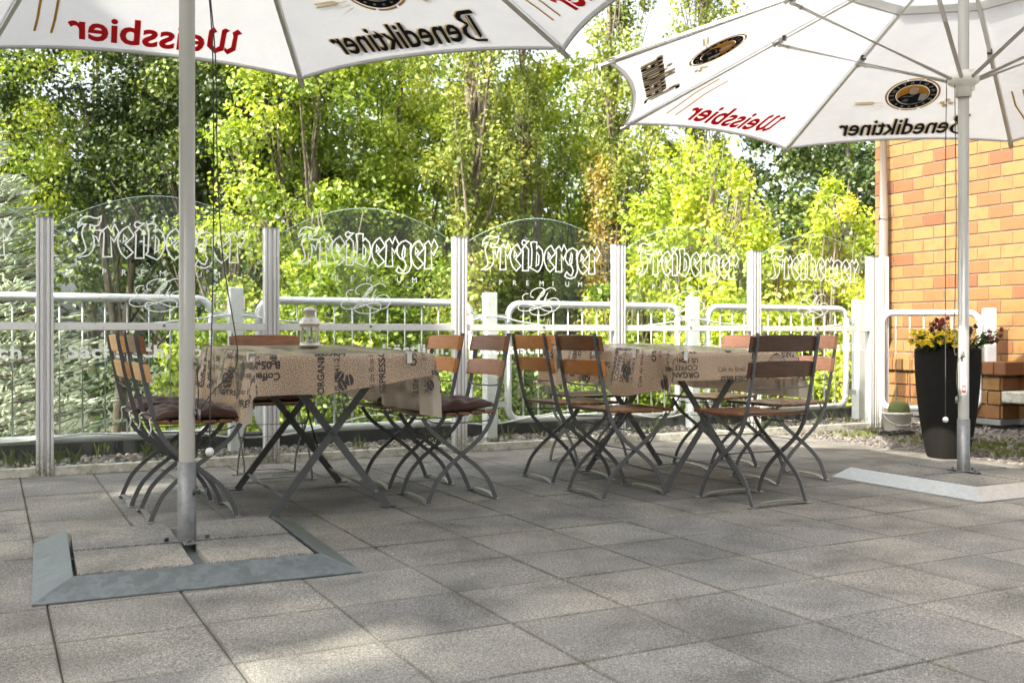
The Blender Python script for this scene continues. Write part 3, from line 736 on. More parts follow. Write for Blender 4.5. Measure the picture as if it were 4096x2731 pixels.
# rendered building behind the viewpoint, mirrored in the panes and closing the terrace, plus an added shading wall
rb = empty('restaurant_building', 'pale rendered wall with dark windows opposite the glass screen, plus unseen added shading wall', 'building', (0, 0, 0))
mb = MB(); mb.box(T(1.5, -12.5, 1.2), (26, .4, 8.0), TH); 
def shade_wall_strip(mb, y0, y1, top, holes=()):  # unseen left wall, added to keep the sun off the terrace
    ys = sorted({y0, y1, *[q for h in holes for q in h[:2]]})
    for a, b in zip(ys[:-1], ys[1:]):
        z0 = -3.2
        for h in sorted(holes, key=lambda q: q[2]):
            if h[0] <= a and b <= h[1]: mb.box((-9, (a + b) / 2, (z0 + h[2]) / 2), (.25, b - a, h[2] - z0)); z0 = h[3]
        mb.box((-9, (a + b) / 2, (z0 + top) / 2), (.25, b - a, top - z0))
shade_wall_strip(mb, -15.7, -4.2, 11.4, ((-5.30, -4.72, 8.25, 8.95),)); shade_wall_strip(mb, -4.2, .8, 9.4, ((-1.05, -.45, 6.85, 7.35),))  # openings shaped only to let sun patches onto the floor
mb.build('wall', M['render'], rb)
for k in range(-3, 7):
    mb = MB(); mb.box(T(k * 2.4, -12.27, 1.5), (1.5, .06, 1.8), TH); mb.build('window', M['darkglass'], rb)
# ------------------------------------------------------------------ folding chairs
BARA = [(-.262, .852), (-.238, .72), (-.205, .56), (-.172, .44), (-.135, .365), (-.075, .30), (.0, .243), (.08, .178), (.135, .115), (.168, .05), (.182, .006)]
BARB = [(.205, .432), (.155, .362), (.085, .305), (.0, .243), (-.085, .178), (-.145, .115), (-.178, .05), (-.195, .006)]
def chair(name, label, x, y, rz, wa, wb=None, ws=None, group='folding beer garden chairs around the two tables', z=0):
    wb = wb or wa; ws = ws or wa
    c = empty(name, label, 'chair', (x, y, z), rz, group)
    W1, W2 = .192, .172
    for pts, W in ((BARA, W1), (BARB, W2)):
        for sg in (-1, 1):
            mb = MB(); P = catmull([(a, sg * W, b) for a, b in pts], 4)
            mb.tube(P, 0, flat=(.003, .0105), up=(0, 1, 0)); 
            if pts is BARA:
                for a, b in ((-.258, .82), (-.250, .775), (-.232, .69), (-.222, .645)):
                    mb.tube([(a, sg * (W + .003), b), (a, sg * (W + .006), b)], .0045, 6)
            mb.tube([(0, sg * W - .008, .243), (0, sg * W + .008, .243)], .008, 8)
            mb.build('leg', M['steel'], c)
    for ex, W in ((.186, W1), (-.199, W2)):
        mb = MB(); P = catmull([(ex, -W - .028, .004), (ex, -W - .004, .004), (ex, -W + .03, .010), (ex, -W + .075, .022), (ex, 0, .026), (ex, W - .075, .022), (ex, W - .03, .010), (ex, W + .004, .004), (ex, W + .028, .004)], 3)
        mb.tube(P, 0, flat=(.013, .0025), up=(1, 0, 0)); mb.build('foot_bar', M['steel_light'] , c)
    def rod(nm, P, r=.0042):
        mb = MB(); mb.tube(catmull(P, 3), r, 6); mb.build(nm, M['steel'], c)
    rod('back_rod', [(-.208, -W1, .592), (-.196, -W1 + .05, .583), (-.196, 0, .580), (-.196, W1 - .05, .583), (-.208, W1, .592)])
    rod('seat_rod', [(-.178, -W1 - .01, .458), (-.178, W1 + .01, .458)], .0065)
    rod('pivot_rod', [(0, -W1, .243), (0, W1, .243)])
    rod('brace_rod', [(.11, -W2, .325), (.11, W2, .325)])
    rod('guide_rod', [(-.16, -W2 + .01, .44), (-.155, -W2 + .01, .405), (.10, -W2 + .01, .40), (.18, -W2 + .01, .42)], .0035)
    rod('guide_rod', [(-.16, W2 - .01, .44), (-.155, W2 - .01, .405), (.10, W2 - .01, .40), (.18, W2 - .01, .42)], .0035)
    mb = MB(); r = random.Random(hash(label) % 1000 if False else len(label) * 7 + int(x * 100))
    for k in range(6):
        xx = -.150 + k * .0705; mb.box((xx, 0, .448 + .004 * math.cos(k)), (.060, .40, .016), bev=.004, tone=r.random())
    mb.build('seat', ws, c)
    def slat(mb, a, b, h, W, lean, tone):
        """gently curved back board"""
        n = 10; th = .016; vs = []
        for i in range(n + 1):
            yy = -W + 2 * W * i / n; bow = -.022 * (1 - (yy / W) ** 2); cr = .010 * (1 - abs(yy / W) ** 6)
            for dx, dz in ((th / 2, -h / 2), (th / 2, h / 2 + cr - .010), (-th / 2, h / 2 + cr - .010), (-th / 2, -h / 2)):
                vs.append((a + dx + bow + dz * lean, yy, b + dz))
        fs = [(i * 4 + k, (i + 1) * 4 + k, (i + 1) * 4 + (k + 1) % 4, i * 4 + (k + 1) % 4) for i in range(n) for k in range(4)]
        fs += [(3, 2, 1, 0), tuple(n * 4 + k for k in range(4))]
        mb.add(vs, fs, 0, False, tone)
    mb = MB(); slat(mb, -.236, .802, .082, .212, -.20, r.random()); mb.build('backrest_board', wa, c, bevel=.004)
    mb = MB(); slat(mb, -.213, .676, .082, .205, -.22, r.random()); mb.build('backrest_board', wb, c, bevel=.004)
    return c
WO, WB, WD, WP, WT = (M[k] for k in ('wood_orange', 'wood_brown', 'wood_dark', 'wood_pale', 'wood_tan'))
EU = TH; WU = TH + math.pi; NV = TH + math.pi / 2; SV = TH - math.pi / 2
CH = [
 ("chair with tan back boards, nearer one on the left side of the lantern table", -1.525, 4.785, EU, WB, WT, WB),
 ("chair with tan back boards, farther one on the left side of the lantern table", -1.775, 5.21, EU, WT, WT, WB),
 ("chair with grey-brown upper and salmon lower board, nearer on the lantern table's right", -.335, 5.27, WU, WB, WP, WB),
 ("chair with two bright orange boards, farther one right of the lantern table", -.60, 5.765, WU, WO, WO, WB),
 ("chair with scorched brown board at the far end of the lantern table", -1.415, 5.99, SV, WB, WB, WB),
 ("bare chair with peeling orange top board, nearer one left of the right table", .56, 5.42, EU, WB, WO, WB),
 ("bare chair with orange boards, farther one left of the right table", .325, 5.985, EU, WO, WO, WB),
 ("bare chair facing the camera at the far end of the right table", .50, 6.69, SV, WO, WO, WD),
 ("bare chair with salmon boards, nearer one right of the right table", 1.567, 5.94, WU, WP, WP, WB),
 ("bare chair with salmon boards, farther one right of the right table", 1.305, 6.53, WU, WP, WP, WB),
 ("bare chair with very dark boards, its back to the camera, at right table", 1.232, 5.18, NV, WD, WD, WB)]
for i, (lb_, x, y, rz, a, b, s_) in enumerate(CH):
    chair('folding_chair', lb_, x, y, rz + (.0, .02, -.02, .03, -.04, .01, .0, .03, 0, -.02, .0)[i], a, b, s_)
# brown cushions
def cushion(label, x, y, rz, seed):
    r = np.random.default_rng(seed); n = 26; vs = []; 
    W = .205
    for top in (1, 0):
        for i in range(n + 1):
            for j in range(n + 1):
                a, b = i / n * 2 - 1, j / n * 2 - 1
                e = (1 - abs(a) ** 3.2) * (1 - abs(b) ** 3.2); e = max(e, 0) ** .45
                px = a * W * (1 - .07 * (1 - a * a) * 0 - .10 * (1 - abs(a)) * 0 - .09 * b * b * (1 - abs(a)) * 0)
                k = 1 - .10 * (math.cos(a * math.pi / 2) if abs(b) > .8 else 0) * (abs(b) - .8) * 5
                k2 = 1 - .10 * (math.cos(b * math.pi / 2) if abs(a) > .8 else 0) * (abs(a) - .8) * 5
                h = .044 * e
                for tx, ty in ((0, 0), (-.45, -.45), (.45, -.45), (-.45, .45), (.45, .45)):
                    d = math.hypot(a - tx, b - ty); h -= .022 * math.exp(-(d / .13) ** 2) * e
                h += e * .006 * (math.sin(7 * a + 5 * b + seed) + math.sin(-9 * b + 4 * a * b * 3 + seed * 2) + .8 * math.sin(13 * a - 11 * b + seed))
                zz = .022 + h if top else .022 - .017 * e
                if i in (0, n) or j in (0, n): zz = .022
                vs.append((a * W * k2, b * W * k, zz + .006 * (a * a + b * b) * math.sin(a * 3 + seed)))
    m = (n + 1) ** 2; fs = []
    for i in range(n):
        for j in range(n):
            q = [i * (n + 1) + j, (i + 1) * (n + 1) + j, (i + 1) * (n + 1) + j + 1, i * (n + 1) + j + 1]
            fs.append(q); fs.append([m + t for t in q[::-1]])
    c = empty('seat_cushion', label, 'cushion', (x, y, .452), rz, 'brown seat cushions on the chairs of the left table')
    np_mesh('padded_cover', np.array(vs), fs, M['cushion'], c, smooth=True)
    for sg in (-1, 1):
        mb = MB(); mb.tube(catmull([(-W + .01, sg * .16, .02), (-W - .015, sg * .175, .012), (-W - .01, sg * .19, -.03), (-W - .02, sg * .185, -.06)], 3), .0035, 5)
        mb.build('tie_string', M['plastic_w'], c)
dirs = {'near left': 0, 'far left': 1, 'near right': 2, 'far right': 3, 'far': 4}
CL = ["brown tufted cushion on the nearer tan chair left of the lantern table", "brown tufted cushion on the farther tan chair left of the lantern table",
      'brown cushion on the chair with the salmon board, right of the lantern table', 'brown cushion on the chair with two orange boards, right of the lantern table', 'brown cushion on the chair at the far end of the lantern table']
for k in range(5):
    _, x, y, rz, *_r = CH[k]; f = .02
    cushion(CL[k], x + f * math.cos(rz), y + f * math.sin(rz), rz, k + 2)
# ------------------------------------------------------------------ tables
def table(label, x, y, rz, hw=.395, hl=.60):
    t = empty('folding_table', label, 'table', (x, y, .012), rz, 'folding beer garden tables'); t.rotation_euler.x = R(1.25)
    mb = MB()
    for k in range(6): mb.box((-hw + (k + .5) * hw / 3, 0, .742), (hw / 3 - .006, 2 * hl, .022), bev=.003)
    mb.build('table_top', M['wood_brown'], t)
    for v in (-.385, .385):
        mb = MB(); mb.box((0, v, .722), (.66, .03, .018)); mb.build('top_batten', M['steel'], t)
        for sg in (-1, 1):
            vv = v + sg * .012
            mb = MB(); mb.tube([(sg * .285, vv, .004), (sg * -.262, vv, .715)], 0, flat=(.0035, .017), up=(0, 1, 0))
            mb.box((sg * .29, vv, .004), (.075, .03, .006)); mb.tube([(0, v - .02, .374), (0, v + .02, .374)], .011, 10)
            mb.tube([(sg * -.16, vv - sg * .012, .582), (sg * -.16, vv + sg * .012, .582)], .016, 10)
            mb.build('leg', M['steel'], t)
    for sg in (-1, 1):
        mb = MB(); mb.tube([(sg * .225, -.385, .082), (sg * .225, .385, .082)], .0075, 8); mb.build('stretcher', M['steel_light'], t)
    mb = MB(); mb.tube([(-.14, -.385, .56), (.17, .37, .14)], .005, 6); mb.build('brace', M['steel'], t)
    return t
T1 = (-1.035, 5.165, TH); T2 = (.88, 5.925, TH + R(1.5))
table('folding table with crossed steel legs under the burlap cloth that carries the lantern', *T1)
table('folding table with crossed steel legs under the burlap cloth, right-hand table without lantern', *T2)
# ------------------------------------------------------------------ printed burlap tablecloths
def cloth(label, x, y, rz, hw, hl, A, B, seed, pose):
    """A = overhang over the long sides, B = over the ends; pose(side) shortens or gathers"""
    c = empty('tablecloth', label, 'tablecloth', (x + .016 * math.sin(rz), y - .016 * math.cos(rz), .771), rz, 'printed burlap tablecloths'); c.rotation_euler.x = R(1.25)
    def F(a, b, off=0.0):
        """cloth coordinates -> position"""
        ea = max(abs(a) - hw, 0); eb = max(abs(b) - hl, 0); sa_ = 1 if a > 0 else -1; sb_ = 1 if b > 0 else -1
        def fold(d): # rounded edge
            return (d * .35 if d < .02 else .007 + .0 * d), (d if d > .02 else d * .7)
        if ea == 0 and eb == 0:
            z = .0015 * math.sin(9 * a + 2) * math.sin(7 * b) 
            return V(a, b, z + off)
        rip = lambda t, s_, e: (.019 * math.sin(t * 11 + s_ * 2 + seed) + .010 * math.sin(t * 23 + seed * 3 + s_) + .005 * math.sin(t * 41 + seed + e * 9)) * min(e / .15, 1.2)
        if eb == 0:
            o_, d = fold(ea); o_ += .05 * ea + rip(b, sa_, ea); return V(sa_ * (hw + o_ + off), b, -d + .0)
        if ea == 0:
            o_, d = fold(eb); o_ += .04 * eb + rip(a, sb_ + 3, eb) * .6; return V(a, sb_ * (hl + o_ + off), -d)
        r = math.hypot(ea, eb); ph = math.atan2(eb, ea)
        w = math.sin(2 * ph); bul = .30 * r * w ** 1.3
        o_, d = fold(r)
        ra = rip(hl * sb_, sa_, r) * math.cos(ph) ** 2; rb = rip(hw * sa_, sb_ + 3, r) * .6 * math.sin(ph) ** 2
        ox = (o_ + .05 * r) * math.cos(ph) ** .5 + ra + bul * .75 + off * math.cos(ph)
        oy = (o_ + .04 * r) * math.sin(ph) ** .5 + rb + bul * .75 + off * math.sin(ph)
        # the fold swings back under itself
        ox += -.10 * r * w * math.sin(ph) * (1 if seed % 2 else .4); oy += -.12 * r * w * math.cos(ph)
        return V(sa_ * (hw + ox), sb_ * (hl + oy), -d * (1 - .06 * w))
    da, db = hw + A, hl + B; nx, ny = 96, 110; vs = []; fs = []; uvs = []
    for i in range(nx + 1):
        for j in range(ny + 1):
            a, b = -da + 2 * da * i / nx, -db + 2 * db * j / ny
            a2, b2 = pose(a, b); vs.append(F(a2, b2)); uvs.append((a2, b2))
    for i in range(nx):
        for j in range(ny): q = i * (ny + 1) + j; fs.append((q, q + ny + 1, q + ny + 2, q + 1))
    o = np_mesh('cloth', np.array(vs), np.array(fs), M['cloth'], c, smooth=True)
    ul = o.data.uv_layers.new(name='UVMap'); li = np.zeros(len(o.data.loops), np.int32); o.data.loops.foreach_get('vertex_index', li)
    ul.data.foreach_set('uv', np.array(uvs, np.float32)[li].ravel())
    # the printed words, part of the cloth's pattern
    pm = MB(); r = random.Random(seed)
    def put(v, f, cx, cy, ang, mi=0):
        ca_, sa_ = math.cos(ang), math.sin(ang); P = []
        for px, py in v:
            a, b = cx + px * ca_ - py * sa_, cy + px * sa_ + py * ca_
            if abs(a) > da - .004 or abs(b) > db - .004: return
            P.append(F(a, b, .0016))
        pm.add(P, f, mi)
    def put_text(s_, size, bold, cx, cy, ang, mi=0):
        for k, ch in enumerate(s_):
            pass
        v, f = text_tris(s_, size, bold); 
        # cut into letters so that only whole letters crossing the hem vanish
        put_groups(v, f, cx, cy, ang, mi)
    def put_groups(v, f, cx, cy, ang, mi):
        par = list(range(len(v)))
        def fd(q):
            while par[q] != q: par[q] = par[par[q]]; q = par[q]
            return q
        for g_ in f:
            for q in g_[1:]: par[fd(q)] = fd(g_[0])
        gs = {}
        for g_ in f: gs.setdefault(fd(g_[0]), []).append(g_)
        for fl in gs.values():
            ids = sorted({q for g_ in fl for q in g_}); mp = {q: k for k, q in enumerate(ids)}
            put([v[q] for q in ids], [tuple(mp[q] for q in g_) for g_ in fl], cx, cy, ang, mi)
    def bean(cx, cy, s_, ang):
        for k, (dx, dy, aa) in enumerate(((0, 0, .5), (.9, .35, -.6), (.55, -.75, .2))):
            for sd_ in (0, 1):
                P = []
                for q in range(11):
                    t = math.pi * q / 10 + (math.pi if sd_ else 0); rx, ry = s_ * .62, s_ * .42
                    P.append((rx * math.cos(t), ry * math.sin(t) + (.05 if not sd_ else -.05) * s_))
                ca_, sa_ = math.cos(aa), math.sin(aa)
                put([(dx * s_ + px * ca_ - py * sa_, dy * s_ + px * sa_ + py * ca_) for px, py in P], [tuple(range(11))], cx, cy, ang)
    def ring(cx, cy, rad, wd):
        n = 36; v = []; 
        for q in range(n):
            t = 2 * math.pi * q / n; v += [(math.cos(t) * rad, math.sin(t) * rad), (math.cos(t) * (rad - wd), math.sin(t) * (rad - wd))]
        put(v, [(2 * q, 2 * ((q + 1) % n), 2 * ((q + 1) % n) + 1, 2 * q + 1) for q in range(n)], cx, cy, 0)
    def stamp(cx, cy, ang):
        ring(cx, cy, .062, .004); ring(cx, cy, .045, .002)
        put_text("MOLOKA'I", .034, .02, cx - .070 * math.cos(ang), cy - .070 * math.sin(ang) - .008, ang)
        for s_, a0 in (('ROYAL', 2.6), ('COFFEE TIME', -2.6)):
            for k, ch in enumerate(s_):
                t = a0 + (-.34 * k if a0 > 0 else .22 * k); v, f = text_tris(ch, .013, .01)
                if len(v): put(v - np.array((v[:, 0].mean(), 0)), f, cx + math.cos(t) * .048, cy + math.sin(t) * .048, t - math.pi / 2 if a0 > 0 else t + math.pi / 2)
        put_text('100%', .016, .01, cx - .02, cy + .022, ang)
    H = math.pi / 2
    def panel(cx, cy, ang, var):
        """one repeat of the coffee-sack print, ~.42 x .34 m"""
        ca_, sa_ = math.cos(ang), math.sin(ang)
        def L(x_, y_): return cx + x_ * ca_ - y_ * sa_, cy + x_ * sa_ + y_ * ca_
        items = [('ORGANIC', .042, .028, 0, .115, 0), ('COFFEE', .040, .012, .005, .078, 0), ('US 17041-27', .034, .02, .0, .044, 0), ('Caf\u00e9 do Brasil', .034, .008, -.02, -.115, 0),
                 ('ESPRESSO', .046, .028, .0, -.172, 0), ('50kg', .044, .018, .26, -.10, 0), ('Coffee Bean', .046, .03, .22, .16, -H), ('B-05-04', .046, .04, .17, .16, -H),
                 ('LA CAFE AU LAIT', .030, .015, .0, -.045, 0), ('RISTRETTO', .038, .024, .26, -.155, 0), ('BRASIL', .042, .03, .0, -.005, 0), ('PARIS', .038, .0245, .27, .02, 0)]
        for s_, sz, bo, x_, y_, a_ in items:
            if (var + len(s_)) % 9 == 0: continue
            q = L(x_ - .16, y_); put_text(s_, sz, bo, q[0], q[1], ang + a_, 1 if len(s_) > 12 else 0)
        q = L(.24, .09); stamp(q[0], q[1], ang + .6)
        q = L(-.12, .03) if var % 2 else L(.13, -.07); bean(q[0], q[1], .042, ang)
    for i_, a in enumerate(np.arange(-da + .24, da + .1, .47)):
        for j_, b in enumerate(np.arange(-db + .18, db + .1, .36)):
            panel(a, b, pose.ang + (0 if (i_ + j_) % 2 else math.pi), i_ * 3 + j_)
    for (a, b, s_, sz, ang, bo) in pose.extra: put_text(s_, sz, bo, a, b, ang)
    pm.build('printed_lettering', [M['ink'], M['ink_brown']], c)
    return c, F
def pose1(a, b):      # near end hangs short on the right, long sides long
    if b < 0: b = b + max(0, -b - .62) * (.10 + .35 * max(0, min(1, (a + .1) / .5)))
    return a, b
pose1.ang = math.pi / 2; pose1.extra = []
def pose2(a, b):
    if b < 0: b = b + max(0, -b - .62) * .12
    if a < 0: a = a + max(0, -a - .41) * (.12 + .10 * math.sin(b * 8))
    return a, b
pose2.ang = 0; pose2.extra = []
cl1, F1 = cloth('burlap cloth printed with coffee words on the table with the lantern, corners hanging low', T1[0], T1[1], T1[2], .41, .63, .30, .20, 3, pose1)
cl2, F2 = cloth('burlap cloth printed with coffee words and a round stamp on the right table, no lantern', T2[0], T2[1], T2[2], .41, .63, .26, .17, 6, pose2)
# clips holding the cloths
for nm, (x, y, rz), lst in (('lantern', T1, ((.29, -.63), (-.41, -.52))), ('right', T2, ((-.41, -.30), (-.41, .10), (-.35, -.63)))):
    for k, (a, b) in enumerate(lst):
        mb = MB(); e = b < -.6
        if e: mb.box((a, b - .016, -.018), (.024, .004, .055), bev=.001); mb.box((a, b - .002, .004), (.024, .032, .004)); mb.box((a, b + .012, -.03), (.024, .004, .05))
        else: mb.box((a - .016, b, -.018), (.004, .024, .055), bev=.001); mb.box((a - .002, b, .004), (.032, .024, .004)); mb.box((a + .012, b, -.03), (.004, .024, .05))
        o = mb.build('tablecloth_clip', M['plastic_w']); o.location = (x + .016 * math.sin(rz), y - .016 * math.cos(rz), .771); o.rotation_euler = (R(1.25), 0, rz)
        where = {('lantern', 0): 'near the right front corner of the lantern table', ('lantern', 1): 'on the left edge of the lantern table', ('right', 0): 'on the left edge of the right table near its front corner',
                 ('right', 1): 'half way along the left edge of the right table', ('right', 2): 'at the front left corner of the right table'}[(nm, k)]
        tag(o, 'white tablecloth clip ' + where, 'clip', 'tablecloth clips')
# ------------------------------------------------------------------ lantern
ln = empty('lantern', 'small silver tin lantern with glass sides standing on the printed tablecloth', 'lantern', (-1.055, 5.28, .7745), .3)
def lp(nm, prof, m=None, n=28, c=(0, 0, 0)):
    mb = MB(); mb.lathe(prof, n, c); return mb.build(nm, m or M['lantern'], ln)
lp('base', [(0, .001), (.042, .001), (.046, .008), (.0545, .012), (.0545, .018), (.051, .019), (.051, .028), (.0, .028)])
lp('glass_cylinder', [(.0445, .028), (.0445, .112)], M['glass'])
for k in range(6):
    a = k * math.pi / 3 + .2; mb = MB(); mb.box((.047 * math.cos(a), .047 * math.sin(a), .07), (.003, .011, .086), a); mb.build('frame_strip', M['lantern'], ln)
lp('collar', [(.0495, .108), (.0495, .122), (.058, .124), (.0575, .128), (.0, .128)])
dm = lp('dome_lid', [(.0575, .128), (.055, .138), (.048, .150), (.036, .160), (.024, .1645), (.021, .166)])
mb = MB()
for k in range(6):
    a = k * math.pi / 3 + .55; c_ = V(.0525 * math.cos(a), .0525 * math.sin(a), .1435); nrm = V(math.cos(a) * .8, math.sin(a) * .8, .6)
    d, s_, t_ = frame_of(nrm)
    mb.add([c_ + nrm * .0012 + (s_ * math.cos(q * math.pi / 5) + t_ * math.sin(q * math.pi / 5)) * (.0048 if q % 2 == 0 else .002) for q in range(10)], [tuple(range(10))])
mb.build('star_holes', M['lantern_dark'], dm)
lp('chimney', [(.021, .165), (.022, .168), (.030, .190), (.0335, .195), (.0335, .199), (.030, .202), (.018, .211), (.008, .2145), (0, .2145)])
mb = MB(); mb.tube([(.034, 0, .196), (.037, 0, .194), (.0365, 0, .189), (.033, 0, .190)], .001, 5); mb.build('hook', M['lantern'], ln)
lp('tealight', [(0, .028), (.019, .028), (.019, .045), (.0, .045)], M['candle'])
# ------------------------------------------------------------------ woven planter with flowers, bucket
pl = empty('planter', 'tall tapered dark woven rattan planter beside the right parasol', 'planter', (3.0, 6.98, -.004), .2)
n, m_ = 110, 96; vs = []; fs = []; tn = []
H_ = .745
for j in range(m_ + 1):
    t = j / m_; r0 = .122 + .082 * math.sin(t * math.pi / 2) ** .8
    for i in range(n):
        a = 2 * math.pi * i / n; wv = .0022 * math.cos(math.pi * j) * math.cos(a * n / 4) + .0016 * math.cos(a * n / 2 * 1.0)
        sq = 1 / max(abs(math.cos(a)) ** 6 + abs(math.sin(a)) ** 6, 1e-6) ** (1 / 6); sq = .7 * 1 + .3 * sq
        rr_ = r0 * sq * .97 + wv; vs.append((rr_ * math.cos(a), rr_ * math.sin(a), t * H_))
for j in range(m_):
    for i in range(n):
        l = (i + 1) % n; fs.append((j * n + i, j * n + l, (j + 1) * n + l, (j + 1) * n + i)); tn.append((.9 if ((i // 2) + j) % 2 else .1) * random.Random(i * 999 + j).uniform(.5, 1))
np_mesh('woven_body', np.array(vs), np.array(fs), M['rattan'], pl, smooth=True, tone=tn)
mb = MB(); mb.lathe([(.208, H_ - .012), (.212, H_ + .004), (.204, H_ + .010), (.192, H_ + .002), (.188, H_ - .04)], 48, tone=.3); mb.build('rim', M['rattan'], pl)
mb = MB(); mb.disc((0, 0, H_ - .02), .19, 32); mb.build('soil', M['soil'], pl)
def leafy(mb, p, d, L, wd, tone):
    d, s_, t_ = frame_of(np.array(d, float)); p = np.array(p, float)
    mb.add([p, p + d * L * .45 + s_ * wd, p + d * L, p + d * L * .45 - s_ * wd], [(0, 1, 2, 3)], 0, False, tone)
def plant(name, label, cat, base, zone, petal, stems, seed, hmin, hmax, fl, group=None):
    rg = random.Random(seed); t = empty(name, label, cat, base, 0, group)
    st = MB(); lf = MB(); fw = MB()
    for k in range(stems):
        x0, y0, x1, y1 = zone(rg); h = rg.uniform(hmin, hmax)
        P = catmull([(x0, y0, -.02), (x0 * .6 + x1 * .4, y0 * .6 + y1 * .4, h * .6), (x1, y1, h)], 4); st.tube(P, .0016, 4)
        for p in P[1:]:
            for q in range(5):
                a = rg.uniform(0, 6.28); leafy(lf, p, (math.cos(a), math.sin(a), rg.uniform(-.1, .8)), rg.uniform(.014, .034), rg.uniform(.004, .008), rg.random())
        if rg.random() < fl:
            c_ = np.array(P[-1]); fr_ = V(rg.uniform(-.6, .4), rg.uniform(-1, -.2), rg.uniform(.3, 1)); 
            if petal == 'y':
                d, s_, t_ = frame_of(fr_)
                for q in range(5):
                    a = q * 1.2566; v = s_ * math.cos(a) + t_ * math.sin(a); w_ = np.cross(d, v)
                    fw.add([c_, c_ + v * .014 + w_ * .009, c_ + v * .024, c_ + v * .014 - w_ * .009], [(0, 1, 2, 3)])
            else:
                for q in range(16):
                    a, b = rg.uniform(0, 6.28), rg.uniform(-.5, 1.5); v = V(math.cos(a) * math.cos(b), math.sin(a) * math.cos(b), math.sin(b))
                    cc = c_ + v * rg.uniform(.006, .019); d, s_, t_ = frame_of(v)
                    fw.add([cc + s_ * .0105, cc + t_ * .0105, cc - s_ * .0105, cc - t_ * .0105], [(0, 1, 2, 3)])
    st.build('stem', M['leaf_small'], t); lf.build('leaf_mass', M['leaf_small'], t)
    if fw.v: fw.build('blossoms', M[{'y': 'flow_y', 'r': 'flow_r', 'p': 'flow_p'}[petal]], t)
def zn(cx, cy, r, out=1.25):
    def f(rg):
        a = rg.uniform(0, 6.28); q = r * rg.random() ** .5; x, y = cx + q * math.cos(a), cy + q * math.sin(a); return x, y, x * out, y * out
    return f
B_ = (3.0, 6.98, .735)
plant('yellow_flower', 'low cushion of small yellow flowers filling the left of the woven planter', 'flowers', B_, zn(-.075, -.05, .12, 1.45), 'y', 150, 1, .03, .135, .8)
plant('red_flower', 'dark red flower heads standing up in the middle of the woven planter', 'flowers', B_, zn(-.03, .02, .07, 1.1), 'r', 24, 2, .12, .225, .6)
plant('purple_flower', 'dark purple and red flowers behind the parasol pole in the planter', 'flowers', B_, zn(.13, -.02, .05, 1.1), 'p', 14, 5, .10, .17, .6)
plant('trailing_red_flower', 'trailing stems with dark red heads leaning out over the right of the planter', 'flowers', B_,
      lambda rg: (.13 + rg.uniform(-.05, .05), -.04 + rg.uniform(-.08, .06), .24 + rg.random() ** 1.6 * .18, -.05 + rg.uniform(-.06, .06)), 'r', 26, 8, .04, .15, .3)
bk = empty('bucket', 'off-white plastic bucket with wire handle on the gravel by the last screen post', 'bucket', (3.25, 8.55, -.012))
mb = MB(); mb.lathe([(0, 0), (.095, 0), (.10, .006), (.117, .185), (.123, .186), (.124, .205), (.119, .206), (.116, .20), (.098, .02), (0, .02)], 36); mb.build('pail', M['bucket'], bk)
mb = MB(); P = [(.124 * math.cos(a), -.03 - .10 * math.sin(a) , .185 - .085 * math.sin(a)) for a in np.linspace(0, math.pi, 15)]; mb.tube(P, .0028, 6); mb.build('handle', M['bucket'], bk)
ms = MB(); rg = np.random.default_rng(3); nn = 24
for i in range(nn):
    for j in range(12): pass
prof = [(.0, .075), (.04, .073), (.07, .06), (.084, .035), (.088, .0), (.086, -.03), (0, -.03)]
ms.lathe(prof[::-1], 24); o = ms.build('potted_moss', M['moss']); o.location = (3.27, 8.56, .205)
tag(o, 'round cushion of moss sitting in the off-white bucket', 'moss')
# black garden cable coiled next to the bucket
mb = MB(); P = []
for k in range(60): a = k * .42; P.append((3.17 + (.14 + .02 * math.sin(k * 1.3)) * math.cos(a), 8.36 + .07 * math.sin(a + .3), .0 + .012 + .02 * abs(math.sin(k * .9)) + k * .0004))
mb.tube(P, .005, 5); tag(mb.build('cable_coil', M['plastic_k']), 'loose coil of thin black cable lying on the gravel beside the bucket', 'cable')
